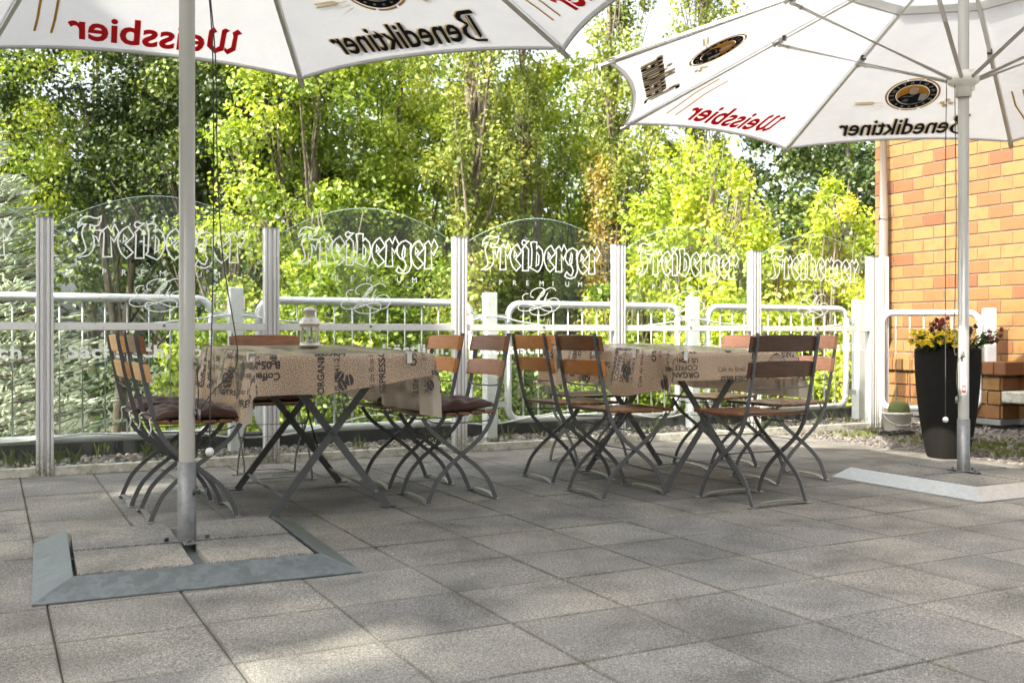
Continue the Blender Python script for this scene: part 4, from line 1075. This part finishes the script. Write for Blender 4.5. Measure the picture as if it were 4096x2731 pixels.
# ------------------------------------------------------------------ parasols
def parasol(label, cx, cy, rb, phase, ez, az, Rr, hubz, mp, cords, seed, gv='galv'):
    t = empty('parasol', label, 'parasol', (cx, cy, 0), 0, 'white printed parasols on paving slab bases')
    ct, st_ = math.cos(rb), math.sin(rb)
    def B(x, y, z): return (x * ct - y * st_, x * st_ + y * ct, z)
    # weighted base: sloping metal rims, four slabs, a cross of channels
    o_, i_, h = .53, .408, .058
    def rim(c4):
        mb = MB(); (a, b, c_, d) = c4    # outer start, outer end, inner end, inner start
        e = .007
        vs = [B(*a, e), B(*b, e), B(*c_, h), B(*d, h), B(*a, .0), B(*b, .0), B(*c_, h - .012), B(*d, h - .012)]
        mb.add(vs, [(0, 1, 2, 3), (4, 5, 1, 0), (2, 6, 7, 3), (5, 4, 7, 6), (1, 5, 6, 2), (0, 3, 7, 4)])
        return mb.build('sloping_rim', M[gv], t, bevel=.002)
    rim(((-o_, -o_), (o_, -o_), (i_, -i_), (-i_, -i_)))
    rim(((-o_, o_ - .04), (-o_, -o_), (-i_, -i_), (-i_, o_ - .07)))
    rim(((o_, -o_), (o_, o_), (i_, i_ + .02), (i_, -i_)))
    for a in (-1, 1):
        for b in (-1, 1):
            mb = MB(); x, y, _ = B(a * .208 - .003, b * .208, 0)
            mb.box((x, y, .040), (.368, .385, .042), rb, bev=.003, tone=.6 + .1 * a); mb.build('weight_slab', M['slab'], t)
    mb = MB(); mb.box((0, 0, .030), (.045, .82, .012), rb); mb.box((0, 0, .026), (.82, .026, .012), rb); mb.build('cross_channel', M['galv'], t)
    mb = MB(); mb.box((0, 0, .064), (.20, .040, .006), rb, bev=.002); mb.box((0, 0, .067), (.040, .20, .006), rb, bev=.002)
    for a, b in ((.075, 0), (-.075, 0), (0, .075), (0, -.075)):
        x, y, _ = B(a, b, 0); mb.tube([(x, y, .066), (x, y, .082)], .011, 6)
    mb.build('foot_plate', M['galv_dark'], t)
    mb = MB(); mb.lathe([(.0345, .062), (.0345, .362), (.0310, .3625)], 28); sl_ = mb.build('base_sleeve', M['galv_dark'], t)
    zk = .845 - (1128 - 768) / 2327 * 3.85
    mb = MB(); mb.tube([(.03, -.012, zk), (.052, -.012, zk)], .012, 10); mb.tube([(.05, -.012, zk), (.078, -.016, zk - .003)], .005, 8); mb.box((.076, -.016, zk), (.006, .012, .030), bev=.002)
    mb.build('clamp_screw', M['galv'], sl_)
    mb = MB(); mb.tube([(0, -.0335, .095), (0, -.037, .095)], .008, 12); mb.build('lock_bolt', M['galv_dark'], sl_)
    mb = MB(); mb.lathe([(.0295, .07), (.0295, az - .01), (0, az)], 28); mb.build('pole', mp, t)
    # hub, struts, ribs
    mb = MB(); mb.lathe([(.031, -.10), (.042, -.10), (.042, -.045), (.050, -.04), (.082, -.02), (.086, .0), (.082, .02), (.050, .028), (.045, .05), (.031, .05)], 28, (0, 0, hubz)); mb.box((.048, 0, hubz - .0), (.02, .03, .12)); mb.build('sliding_hub', M['rib'], t)
    mb = MB(); mb.lathe([(.031, -.06), (.07, -.05), (.07, -.02), (.03, 0)], 24, (0, 0, az - .02)); mb.build('top_hub', M['pole'], t)
    A = [R(phase + 45 * k) for k in range(8)]
    def RP_(k, s, dz=0): a = A[k % 8]; return V(math.cos(a) * Rr * s, math.sin(a) * Rr * s, az + (ez - az) * s + dz)
    for k in range(8):
        mb = MB(); mb.tube([RP_(k, .03, -.028), RP_(k, 1.0, -.020)], .0115, 8); rb_ = mb.build('rib', M['rib'], t)
        mb = MB(); mb.tube([RP_(k, .972, -.020), RP_(k, 1.012, -.020)], .017, 8); mb.build('rib_tip', M['plastic_w'], rb_)
        a = A[k]; j = RP_(k, .503, -.035)
        mb = MB(); mb.tube([(math.cos(a) * .075, math.sin(a) * .075, hubz), j], .0115, 8)
        d, s_, q_ = frame_of(j - V(math.cos(a) * .075, math.sin(a) * .075, hubz)); mb.tube([j - d * .075, j - d * .01], .0165, 8)
        sr = mb.build('strut', M['rib'], t)
        d2 = RP_(k, 1) - RP_(k, 0); d2 /= np.linalg.norm(d2)
        mb = MB(); mb.tube([j + V(0, 0, .012) - d2 * .03, j + V(0, 0, .012) + d2 * .03], .019, 8); mb.build('joint', M['plastic_w'], sr)
        mb = MB(); mb.box(j + V(0, 0, .018) - d2 * .045, (.018, .03, .03), a); mb.build('joint_cap', M['plastic_k'], sr)
    # canopy
    cb = MB(); ns, nq = 12, 24
    def smax(q): return 1 - .048 * (1 - abs(2 * q - 1) ** 2.2)
    for k in range(8):
        vs = []; fs = []
        for i in range(ns + 1):
            for j in range(nq + 1):
                q = j / nq; s = .27 + (smax(q) - .27) * i / ns
                p = RP_(k, s) * (1 - q) + RP_(k + 1, s) * q
                vs.append(p + V(0, 0, .004 - .012 * math.sin(math.pi * q) * s))
        for i in range(ns):
            for j in range(nq): a = i * (nq + 1) + j; fs.append((a, a + 1, a + nq + 2, a + nq + 1))
        cb.add(vs, fs, 0, True)
        vs = []; fs = []
        for i in range(4):
            for j in range(9):
                q = j / 8; s = .02 + .285 * i / 3; p = RP_(k, s) * (1 - q) + RP_(k + 1, s) * q; vs.append(p + V(0, 0, .05 - .01 * math.sin(math.pi * q)))
        for i in range(3):
            for j in range(8): a = i * 9 + j; fs.append((a, a + 1, a + 10, a + 9))
        cb.add(vs, fs, 0, True)
        # hem: the cloth doubled over, and a stitched pocket along each rib
        vs = []
        for j in range(nq + 1):
            q = j / nq
            for ds in (.0, .012):
                s = smax(q) - ds; vs.append(RP_(k, s) * (1 - q) + RP_(k + 1, s) * q + V(0, 0, .0025 - .012 * math.sin(math.pi * q) * s))
        cb.add(vs, [(2 * j, 2 * j + 1, 2 * j + 3, 2 * j + 2) for j in range(nq)], 0)
        for kk, sg in ((k, 1), (k + 1, -1)):
            tv = (RP_(kk + sg, 1) - RP_(kk, 1)); tv /= np.linalg.norm(tv); vs = []
            for i in range(2): s = (.28, .985)[i]; vs += [RP_(kk, s) + tv * .004 + V(0, 0, .0022), RP_(kk, s) + tv * .018 + V(0, 0, .0017)]
            cb.add(vs, [(0, 1, 3, 2)], 0)
        # seam tape and hem piping
        P = [(RP_(k, .30) * (1 - q) + RP_(k + 1, .30) * q) + V(0, 0, -.006) for q in np.linspace(0, 1, 5)]; cb.tube(P, .004, 5, mi=5, caps=False)
        P = [(RP_(k, smax(q)) * (1 - q) + RP_(k + 1, smax(q)) * q) + V(0, 0, .003 - .012 * math.sin(math.pi * q)) for q in np.linspace(0, 1, 25)]; cb.tube(P, .0045, 5, mi=5, caps=False)
    def printed(k, layers):
        am = (A[k] + A[k] + R(45)) / 2; hm = V(math.cos(am), math.sin(am), 0) * Rr * math.cos(R(22.5)); hm[2] = ez
        e1 = V(-math.sin(am), math.cos(am), 0); e2 = V(0, 0, az) - hm; Ln = np.linalg.norm(e2); e2 /= Ln; nn = np.cross(e1, e2)
        if nn[2] < 0: nn = -nn
        W2 = Rr * math.sin(R(22.5))
        for li, (v, f, mi) in enumerate(layers):
            for sd_ in (-1, 1):
                vs = []
                for x, y in v:
                    s = 1 - y / Ln; q = .5 + x / (2 * W2 * max(s, .05)); sag = .004 - .012 * math.sin(math.pi * min(max(q, 0), 1)) * s
                    vs.append(hm + e1 * x + e2 * y + V(0, 0, sag) + nn * sd_ * (.0022 + .0007 * li))
                cb.add(vs, f, mi)
    def arc(cx_, cy_, r0, r1, a0=0, a1=360, n=48):
        v = []; 
        for q in range(n + 1):
            a = R(a0 + (a1 - a0) * q / n); v += [(cx_ + r0 * math.cos(a), cy_ + r0 * math.sin(a)), (cx_ + r1 * math.cos(a), cy_ + r1 * math.sin(a))]
        return v, [(2 * q, 2 * q + 1, 2 * q + 3, 2 * q + 2) for q in range(n)]
    def disc2(cx_, cy_, r, n=40, ky=1): return [(cx_ + r * math.cos(2 * math.pi * q / n), cy_ + ky * r * math.sin(2 * math.pi * q / n)) for q in range(n)], [tuple(range(n))]
    def merge(L):
        v = []; f = []
        for a, b in L: o0 = len(v); v += [tuple(p) for p in a]; f += [tuple(o0 + i for i in g_) for g_ in b]
        return v, f
    ey = .66
    def emblem():
        rg = random.Random(2); Ls = []
        Ls.append((*merge([arc(0, ey, .200, .186, 110, 245), arc(0, ey, .200, .186, -70, 68), arc(0, ey, .200, .186, 72, 106), arc(0, ey, .200, .186, 250, 286)]), 3))
        Ls.append((*arc(0, ey, .176, .124), 2))
        Ls.append((*disc2(0, ey, .118), 3))
        L = []; s_ = 'BENEDIKTINER'
        for k, ch in enumerate(s_):
            a = 202 - k * 224 / 11; v, f = text_tris(ch, .042, .02); v = v - np.array((v[:, 0].mean(), 0)); 
            c_, d_ = math.cos(R(a - 90)), math.sin(R(a - 90)); rr_ = .136
            L.append(([(rr_ * math.cos(R(a)) + x * c_ - y * d_, ey + rr_ * math.sin(R(a)) + x * d_ + y * c_) for x, y in v], f))
        for k in range(5):
            a = R(228 + k * 21); L.append(([(.150 * math.cos(a) + (.014 if q % 2 == 0 else .006) * math.cos(R(90 + 36 * q)), ey + .150 * math.sin(a) + (.014 if q % 2 == 0 else .006) * math.sin(R(90 + 36 * q))) for q in range(10)], [tuple(range(10))]))
        Ls.append((*merge(L), 4))
        robe = [(-.098, -.066), (-.095, -.03), (-.075, .005), (-.03, .022), (.0, .016), (.03, .022), (.07, .0), (.098, -.03), (.104, -.05), (.07, -.094), (.0, -.118), (-.06, -.102)]
        Ls.append(([(x, ey + y) for x, y in robe], [tuple(range(len(robe)))], 2))
        head = [(-.034, .02), (-.038, .05), (-.034, .078), (-.015, .096), (.010, .097), (.028, .082), (.034, .055), (.028, .025), (.010, .006), (-.015, .006)]
        book = [(-.050, -.07), (-.092, -.07), (-.104, -.01), (-.098, .012), (-.06, .014), (-.052, .0)]
        Ls.append((*merge([([(x, ey + y) for x, y in head], [tuple(range(10))])]), 6))
        fold_ = [[(-.02, -.004), (.06, -.010), (.085, -.035), (.06, -.022), (-.0, -.020)], [(.02, -.05), (.05, -.045), (.07, -.075), (.03, -.085)]]
        Ls.append((*merge([([(x, ey + y) for x, y in p_], [tuple(range(len(p_)))]) for p_ in fold_]), 7))
        Ls.append(([(x, ey + y) for x, y in book], [tuple(range(6))], 8))
        # ears of wheat on one side, hop cones on the other
        L = []
        for a0, y0, n0 in ((-2, -.085, 6), (-14, -.115, 0), (-26, -.14, 0)):
            c_, d_ = math.cos(R(a0)), math.sin(R(a0)); x0 = .205 - (a0 + 2) * -.0006; ln_ = .24 if n0 else .15
            L.append(([(x0, ey + y0 + .003), (x0, ey + y0 - .003), (x0 + ln_ * c_, ey + y0 + ln_ * d_)], [(0, 1, 2)]))
            for q in range(n0):
                bx = x0 + .06 + q * .024; by = ey + y0 + (.06 + q * .024) * d_
                for sg in (-1, 1):
                    L.append(([(bx, by + sg * .004), (bx + .012, by + sg * .018), (bx + .040, by + sg * .022), (bx + .022, by + sg * .006)], [(0, 1, 2, 3)]))
        for bx, by in ((-.235, -.11), (-.27, -.08), (-.30, -.12), (-.26, -.15)):
            L.append(disc2(bx, ey + by, .020, 8)); 
        L.append(([(-.20, ey - .12), (-.38, ey - .13), (-.20, ey - .125)], [(0, 1, 2)]))
        Ls.append((*merge(L), 4))
        v, f = word('B', 'enediktiner', .165, .014); wd = v[:, 0].max(); v = v * np.array((.98 / wd, 1.28)); v = v - np.array((.49, -.185))
        Ls.append((v + np.array((.010, .004)), f, 4)); Ls.append((v, f, 2))
        return Ls
    def weiss():
        v, f = word('W', 'eissbier', .165, .022); wd = v[:, 0].max(); v = v * np.array((.88 / wd, 1.28)); v = v - np.array((.44, -.175)); Ls = [(v, f, 1)]
        L = []
        for x0 in (.60, .52):    # gold stalks
            P = [(x0, .19), (x0 - .02, .30), (x0 - .04, .45), (x0 - .10, .62)]
            for p, q in zip(P[:-1], P[1:]): L.append(([(p[0] - .006, p[1]), (p[0] + .006, p[1]), (q[0] + .006, q[1]), (q[0] - .006, q[1])], [(0, 1, 2, 3)]))
        Ls.append((*merge(L), 3)); return Ls
    em, we = emblem(), weiss()
    em = [([(x * .92, y if li >= len(em) - 2 else ey + (y - ey) * .92) for x, y in v], f, mi) for li, (v, f, mi) in enumerate(em)]
    for k in range(8): printed(k, em if (k + seed) % 2 == 0 else we)
    cb.build('canopy', [M['canopy'], M['p_red'], M['p_black'], M['p_gold'], M['p_palegold'], M['pole'], M['p_skin'], M['p_grey'], M['p_white']], t)
    for P, ball in cords:
        mb = MB(); mb.tube(catmull(P, 6), .0024, 6); cd = mb.build('pull_cord', M['cord'], t)
        if ball: 
            e = P[-1]; mb = MB(); mb.lathe([(0, -.017), (.010, -.014), (.0155, -.006), (.0165, .002), (.012, .012), (.004, .016), (0, .016)], 16, e); mb.build('cord_ball', M['plastic_w'], cd)
    return t
cz = lambda y, Y: .845 - (y - 768) / 2327 * Y
c1 = [([(.07, .0, 2.28), (.098, 0, 1.9), (.100, 0, 1.2), (.090, 0, .7), (.086, 0, .40)], True),
      ([(.075, -.01, 2.28), (.108, 0, 1.9), (.115, 0, 1.50), (.135, 0, 1.15), (.175, 0, .90), (.192, 0, .78), (.180, 0, .71), (.11, 0, .64), (.06, 0, .575), (.038, 0, .545)], False),
      ([(.040, -.01, .73), (.046, -.01, .62), (.040, -.01, .54)], False)]
c2 = [([(-.105, -.02, 2.32), (-.112, -.02, 1.8), (-.112, -.02, 1.0), (-.112, -.02, .36)], True),
      ([(-.06, -.02, 2.32), (-.055, -.03, 1.5), (-.066, -.03, .80), (-.05, -.03, .73)], False),
      ([(-.045, -.03, .72), (-.052, -.03, .58), (-.040, -.03, .47)], False)]
u1 = parasol('white printed parasol whose cream pole stands in front of the left chairs', -1.235, 3.85, TH - R(2), .4, 2.355, 3.22, 2.16, 2.62, M['pole'], c1, 1)
u2 = parasol('white printed parasol with struts in view, its pole before the woven planter', 2.585, 5.80, TH, 12.3, 2.285, 3.13, 2.15, 2.30, M['pole_silver'], c2, 1, 'galv_skylit')
def cleat(par, x, y, z, sx=1):
    mb = MB(); mb.tube([(x, y, z), (x + sx * .02, y - .006, z)], .008, 8); mb.tube([(x + sx * .018, y - .006, z - .02), (x + sx * .018, y - .006, z + .014)], .007, 8)
    mb.tube([(x + sx * .018, y - .006, z + .012), (x + sx * .006, y - .01, z + .026)], .006, 8); mb.build('cord_cleat', M['lantern'], par)
cleat(u1, .030, 0, .735); cleat(u1, .030, 0, .545); cleat(u2, -.012, -.028, .725, -1); cleat(u2, -.030, -.01, .475, -1)
mb = MB()
def on_pole(mb, a0, a1, z0, z1, r, mi):
    n = 6; vs = []; 
    for i in range(n + 1):
        a = R(a0 + (a1 - a0) * i / n); vs += [(r * math.cos(a), r * math.sin(a), z0), (r * math.cos(a), r * math.sin(a), z1)]
    mb.add(vs, [(2 * i, 2 * i + 2, 2 * i + 3, 2 * i + 1) for i in range(n)], mi)
on_pole(mb, 225, 275, .50, .60, .0300, 0); on_pole(mb, 232, 268, .515, .555, .0304, 1); on_pole(mb, 240, 260, .526, .545, .0308, 0)
on_pole(mb, 230, 270, .585, .590, .0304, 2); on_pole(mb, 230, 270, .572, .576, .0304, 2)
mb.build('warning_sticker', [M['plastic_w'], M['p_red'], M['steel']], u2)

# ------------------------------------------------------------------ trees
def leaves(name, C, rad, per, size, mat, parent, seed, squash=.8, tone_c=.45, out=.6, aspect=.62, droop=0):
    r = np.random.default_rng(seed); n = len(C); N = n * per
    C = np.asarray(C, float); rad = np.broadcast_to(np.asarray(rad, float), (n,))
    d = r.normal(0, 1, (N, 3)); d /= np.linalg.norm(d, axis=1, keepdims=True)
    rr_ = r.random(N) ** .5 * np.repeat(rad, per)
    off = d * rr_[:, None]; off[:, 2] *= squash
    P = np.repeat(C, per, 0) + off
    nrm = d * out + r.normal(0, .55, (N, 3)) + np.array((0, 0, .35)); nrm /= np.linalg.norm(nrm, axis=1, keepdims=True)
    a = np.cross(nrm, r.normal(0, 1, (N, 3))); a[:, 2] -= droop; a /= np.linalg.norm(a, axis=1, keepdims=True); b = np.cross(nrm, a)
    L = size * r.uniform(.6, 1.25, (N, 1)); a = a * L * .5; b = b * L * .5 * aspect
    nz = nrm * L * .10
    V_ = np.stack([P - a, P - a * .1 + b - nz * .0, P + a - nz, P - a * .1 - b], 1).reshape(-1, 3)
    fs = np.arange(N * 4).reshape(-1, 4)
    ct = np.repeat(r.random(n), per); tn = np.clip(ct * tone_c + r.random(N) * (1 - tone_c), 0, 1)
    return np_mesh(name, V_, fs, mat, parent, smooth=False, tone=tn)
def tree(name, label, x, y, top, rad, cz0, nc, per, size, mat, seed, tr=.16, stems=1, bark='bark', columnar=False, clump=.55, base=-3.2, group=None, cat='tree', lean=.0, limbs=16, shell=.45, squash=.8):
    t = empty(name, label, cat, (x, y, base), 0, group); rg = random.Random(seed); H = top - base; c0 = cz0 - base
    C = []; rads = []
    for k in range(nc):
        if columnar:
            f = rg.random(); zz = c0 + (H - c0) * f; rr_ = rad * (math.sin(math.pi * min(1, (.12 + .88 * f))) ** .5 + .05) * (rg.random() ** .55)
            a = rg.uniform(0, 6.28); C.append((rr_ * math.cos(a) + lean * f, rr_ * math.sin(a), zz)); rads.append(clump * rg.uniform(.6, 1.25))
        else:
            while True:
                v = [rg.gauss(0, 1) for _ in range(3)]; m_ = math.sqrt(sum(q * q for q in v)); q = rg.random() ** shell
                p = [q * v[0] / m_ * rad, q * v[1] / m_ * rad, (H + c0) / 2 + q * v[2] / m_ * (H - c0) / 2]; break
            C.append((p[0] + lean, p[1], p[2])); rads.append(clump * rg.uniform(.55, 1.35))
    mb = MB()
    for s_ in range(stems):
        a = rg.uniform(0, 6.28); sp = rad * (.0 if stems == 1 else rg.uniform(.12, .38)); tx, ty = sp * math.cos(a) + lean * .5, sp * math.sin(a)
        b0 = (0 if stems == 1 else rg.uniform(-.35, .35), 0 if stems == 1 else rg.uniform(-.3, .3), 0)
        P = [b0, (b0[0] * .7 + tx * .15, b0[1] * .7 + ty * .15, H * .25), (tx * .5 + rg.uniform(-.15, .15), ty * .5, H * .5), (tx + rg.uniform(-.2, .2), ty, H * .75), (tx * 1.15, ty, H * .95)]
        P = catmull(P, 5); n = len(P); mb.tube(P, [tr * (1 - .86 * i / (n - 1)) for i in range(n)], 9)
        for k in range(max(3, limbs // stems)):
            c_ = C[rg.randrange(nc)]
            tt = min(.92, max(.15, (c_[2] / H) * (.62 if not columnar else .80) + rg.uniform(-.08, .05))); i0 = int(tt * (n - 1)); p0 = P[i0]; rr_ = tr * (1 - .86 * i0 / (n - 1)) * .42
            c_ = np.array(c_); mid = p0 * .5 + c_ * .5 + V(rg.uniform(-.15, .15), rg.uniform(-.15, .15), -.12 if not columnar else -.2)
            Q = catmull([p0, mid, c_], 4); m_ = len(Q); mb.tube(Q, [max(.008, rr_ * (1 - .8 * i / (m_ - 1))) for i in range(m_)], 5)
            for _ in range(2):
                e = c_ + V(rg.uniform(-.5, .5), rg.uniform(-.5, .5), rg.uniform(0, .5)) * clump * 1.6; mb.tube([Q[m_ // 2], (Q[m_ // 2] + e) / 2 + V(0, 0, .05), e], [.012, .009, .005], 4, caps=False)
    mb.build('trunk', M[bark], t)
    leaves('crown', C, rads, per, size, M[mat], t, seed, squash=1.5 if columnar else squash, out=.55)
    return t
G1 = 'broad trees of the wood beyond the railing'; G2 = 'tall poplars beyond the railing'; G3 = 'bushes just beyond the railing'; G4 = 'far trees closing the wood'
far = [(-17.5, 29, 10, 4.2), (-12.8, 31, 10.5, 4.4), (-8.2, 29, 9.8, 4.0), (-4.6, 31, 10.5, 4.0), (-1.0, 29, 9.6, 3.6), (2.6, 31, 7.6, 3.2), (6.0, 30, 6.2, 3.0), (9.8, 30, 8.8, 3.8), (14.0, 31, 10.5, 4.2)]
for i, (x, y, top, rad) in enumerate(far):
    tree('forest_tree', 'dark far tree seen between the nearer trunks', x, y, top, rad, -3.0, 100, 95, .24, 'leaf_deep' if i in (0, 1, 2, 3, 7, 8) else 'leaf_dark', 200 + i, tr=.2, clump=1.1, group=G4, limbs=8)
B = [ # x, y, top, rad, crown bottom, clumps, per, leaf, material, stems, bark, label
 (-8.9, 16.5, 8.0, 2.1, .2, 110, 300, .085, 'leaf_green', 1, 'bark_pale', 'pale yellowish willow-like tree at the far left edge above the spruce'),
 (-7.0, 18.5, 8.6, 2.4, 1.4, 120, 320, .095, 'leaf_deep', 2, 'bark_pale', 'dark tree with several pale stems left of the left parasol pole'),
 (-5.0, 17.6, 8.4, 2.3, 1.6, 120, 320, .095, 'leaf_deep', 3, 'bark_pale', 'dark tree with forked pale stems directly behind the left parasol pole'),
 (-3.3, 16.5, 7.6, 1.9, -1.5, 115, 320, .090, 'leaf_green', 1, 'bark', 'dense bright green tree just right of the left parasol pole'),
 (-2.1, 19.5, 8.2, 2.1, -1.0, 115, 300, .10, 'leaf_green', 1, 'bark', 'green tree filling the gap left of the thick poplar trunk'),
 (.9, 20.5, 7.0, 1.9, -1.0, 80, 190, .12, 'leaf_green', 2, 'bark', 'loose green tree with sky showing through, between the two poplar groups'),
 (2.6, 22.0, 5.6, 1.8, -2.0, 80, 190, .13, 'leaf_green', 2, 'bark', 'lower green tree below the open patch of sky'),
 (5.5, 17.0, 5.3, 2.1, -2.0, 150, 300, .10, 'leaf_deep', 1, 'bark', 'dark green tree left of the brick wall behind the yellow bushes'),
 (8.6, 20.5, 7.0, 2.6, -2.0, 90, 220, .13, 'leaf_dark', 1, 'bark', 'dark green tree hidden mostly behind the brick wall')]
for i, (x, y, top, rad, c0, nc, per, lf, m, stn, bk_, lb_) in enumerate(B):
    tree('broad_tree', lb_, x, y, top, rad, c0, nc, per, lf, m, 300 + i, tr=.15 if stn == 1 else .10, stems=stn, bark=bk_, group=G1, clump=.52, limbs=18)
P_ = [(-.72, 16.8, 9.5, .95, -.6, 130, 190, .085, 'leaf_poplar', 2, .20, 'thick-trunked poplar rising behind the third glass post'),
 (.15, 18.4, 9.5, .75, 0, 90, 170, .085, 'leaf_poplar', 1, .10, 'slender poplar right of the thick poplar trunk'),
 (1.92, 17.2, 9.0, .62, -1, 100, 170, .085, 'leaf_poplar', 2, .11, 'poplar with bare grey stems at the gap between the parasols'),
 (1.52, 16.9, 3.6, .26, -1, 40, 120, .07, 'leaf_orange', 1, .05, 'thin poplar shoot with orange leaves beside the bare grey stems'),
 (3.6, 19.0, 9.0, .75, -1, 110, 170, .085, 'leaf_poplar', 1, .12, 'poplar standing right of the open sky above the right parasol')]
for i, (x, y, top, rad, c0, nc, per, lf, m, stn, tr_, lb_) in enumerate(P_):
    tree('poplar_tree', lb_, x, y, top, rad, c0, nc, per, lf, m, 400 + i, tr=tr_, stems=stn, bark='bark', columnar=True, group=G2, clump=.30, limbs=30)
S = [(-3.75, 13.6, 1.6, 1.15, -3, 75, 220, .085, 'leaf_green', 'leafy green bush behind the first lettered pane'),
 (-2.35, 13.2, 2.75, 1.15, -3, 100, 230, .085, 'leaf_green', 'bright leafy bush rising behind the second lettered pane'),
 (-1.1, 13.4, 1.75, .95, -3, 70, 220, .085, 'leaf_green', 'leafy bush left of the thick poplar trunk behind the second pane'),
 (.35, 14.2, 1.3, .95, -3, 60, 210, .085, 'leaf_dark', 'dark bush right of the thick poplar trunk'),
 (1.35, 13.2, 1.55, .85, -3, 60, 210, .085, 'leaf_green', 'green bush behind the third lettered pane')]
for i, (x, y, top, rad, c0, nc, per, lf, m, lb_) in enumerate(S):
    tree('bush', lb_, x, y, top, rad, c0, nc, per, lf, m, 500 + i, tr=.05, stems=4, cat='bush', group=G3, clump=.36, limbs=20)
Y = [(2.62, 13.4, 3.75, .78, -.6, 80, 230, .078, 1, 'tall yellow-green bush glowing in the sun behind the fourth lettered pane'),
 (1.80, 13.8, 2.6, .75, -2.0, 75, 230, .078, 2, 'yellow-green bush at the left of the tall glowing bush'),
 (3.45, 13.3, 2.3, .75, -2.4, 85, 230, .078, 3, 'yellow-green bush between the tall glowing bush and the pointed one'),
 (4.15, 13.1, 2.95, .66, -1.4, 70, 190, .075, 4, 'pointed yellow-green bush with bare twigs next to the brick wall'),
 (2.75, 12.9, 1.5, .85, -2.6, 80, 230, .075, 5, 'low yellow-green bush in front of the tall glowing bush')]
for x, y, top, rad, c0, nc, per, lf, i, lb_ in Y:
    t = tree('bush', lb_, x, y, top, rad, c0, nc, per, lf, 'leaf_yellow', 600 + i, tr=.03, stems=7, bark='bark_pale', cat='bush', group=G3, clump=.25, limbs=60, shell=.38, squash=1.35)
# tree added outside the frame on the left to shade the terrace
tree('broad_tree', 'unseen shade tree added beyond the left end of the terrace, next to the building', -9.5, 3.2, 7.4, 2.1, .8, 190, 160, .17, 'leaf_green', 71, tr=.18, clump=.75, group=G1)
# blue spruce
def spruce(x, y, base, top, rb, seed):
    t = empty('blue_spruce', 'pale blue-green spruce with finger-like shoots at the left edge behind the glass', 'tree', (x, y, base)); H = top - base; rg = random.Random(seed); r = np.random.default_rng(seed)
    mb = MB(); mb.tube([(0, 0, 0), (0, 0, H)], [.13, .02], 10)
    A_ = []; D_ = []; Ln = []
    z = .5
    while z < H - .1:
        f = 1 - z / H; n = 9 if z < H - .6 else 5; Rb = rb * f ** .9 + .08
        for k in range(n):
            a = rg.uniform(0, 6.28); L = Rb * rg.uniform(.8, 1.1); 
            e = V(math.cos(a) * L, math.sin(a) * L, z + L * .12 + rg.uniform(-.05, .08)); s0 = V(0, 0, z - .05); m_ = (s0 + e) / 2 + V(0, 0, -.05 * L)
            Q = catmull([s0, m_, e], 5); mb.tube(Q, [.022 * (1 - .8 * i / 10) for i in range(len(Q))], 4, caps=False)
            dx = e - s0; dx /= np.linalg.norm(dx); sd_ = np.cross(dx, V(0, 0, 1)); sd_ /= np.linalg.norm(sd_)
            m2 = int(4 + L * 13)
            for q in range(m2):
                tt = .25 + .75 * (q / m2); p = Q[0] * (1 - tt) ** 2 + 2 * m_ * tt * (1 - tt) + e * tt * tt if True else e
                w_ = .34 * L * (1.05 - tt) + .05; sgn = 1 if q % 2 else -1
                for rep in range(1):
                    o_ = p + sd_ * sgn * w_ * rg.random() + V(0, 0, rg.uniform(-.02, .04))
                    dd = dx * .75 + sd_ * sgn * rg.uniform(.2, .9) + V(0, 0, rg.uniform(.0, .45)); A_.append(o_); D_.append(dd / np.linalg.norm(dd)); Ln.append(rg.uniform(.11, .20))
            A_.append(e); D_.append(dx); Ln.append(.16)
        z += .13
    mb.build('trunk', M['bark'], t)
    sh_ = MB()
    for o_, dd, ll in zip(A_, D_, Ln):
        _, a_, b_ = frame_of(np.array(dd)); r_ = .017
        ring = [o_ + dd * ll * .3 + (a_ * math.cos(q * 2.094) + b_ * math.sin(q * 2.094)) * r_ for q in range(3)]
        sh_.add([o_] + ring + [o_ + dd * ll * 1.05], [(0, 2, 1), (0, 3, 2), (0, 1, 3), (4, 1, 2), (4, 2, 3), (4, 3, 1)], 0, True, rg.uniform(.3, 1))
    sh_.build('shoots', M['needle'], t)
    A_ = np.array(A_); D_ = np.array(D_); Ln = np.array(Ln); per = 9; N = len(A_) * per
    P0 = np.repeat(A_, per, 0); D = np.repeat(D_, per, 0); L = np.repeat(Ln, per)
    u_ = r.random(N); rn = r.normal(0, 1, (N, 3)); rn -= D * (rn * D).sum(1, keepdims=True); rn /= np.linalg.norm(rn, axis=1, keepdims=True)
    b = P0 + D * (u_ * L)[:, None]; nl = .026 * (1.15 - .5 * u_)
    tip = b + (rn * .85 + D * .75) * nl[:, None]; s_ = np.cross(D, rn) * .0036
    V_ = np.stack([b - s_, b + s_, tip + s_ * .6, tip - s_ * .6], 1).reshape(-1, 3)
    tn = np.clip(np.repeat(r.uniform(.15, .85, len(A_)), per) + u_ * .25, 0, 1)
    np_mesh('needles', V_, np.arange(N * 4).reshape(-1, 4), M['needle'], t, smooth=False, tone=tn)
spruce(-5.80, 10.9, -3.2, 3.35, 2.35, 7)
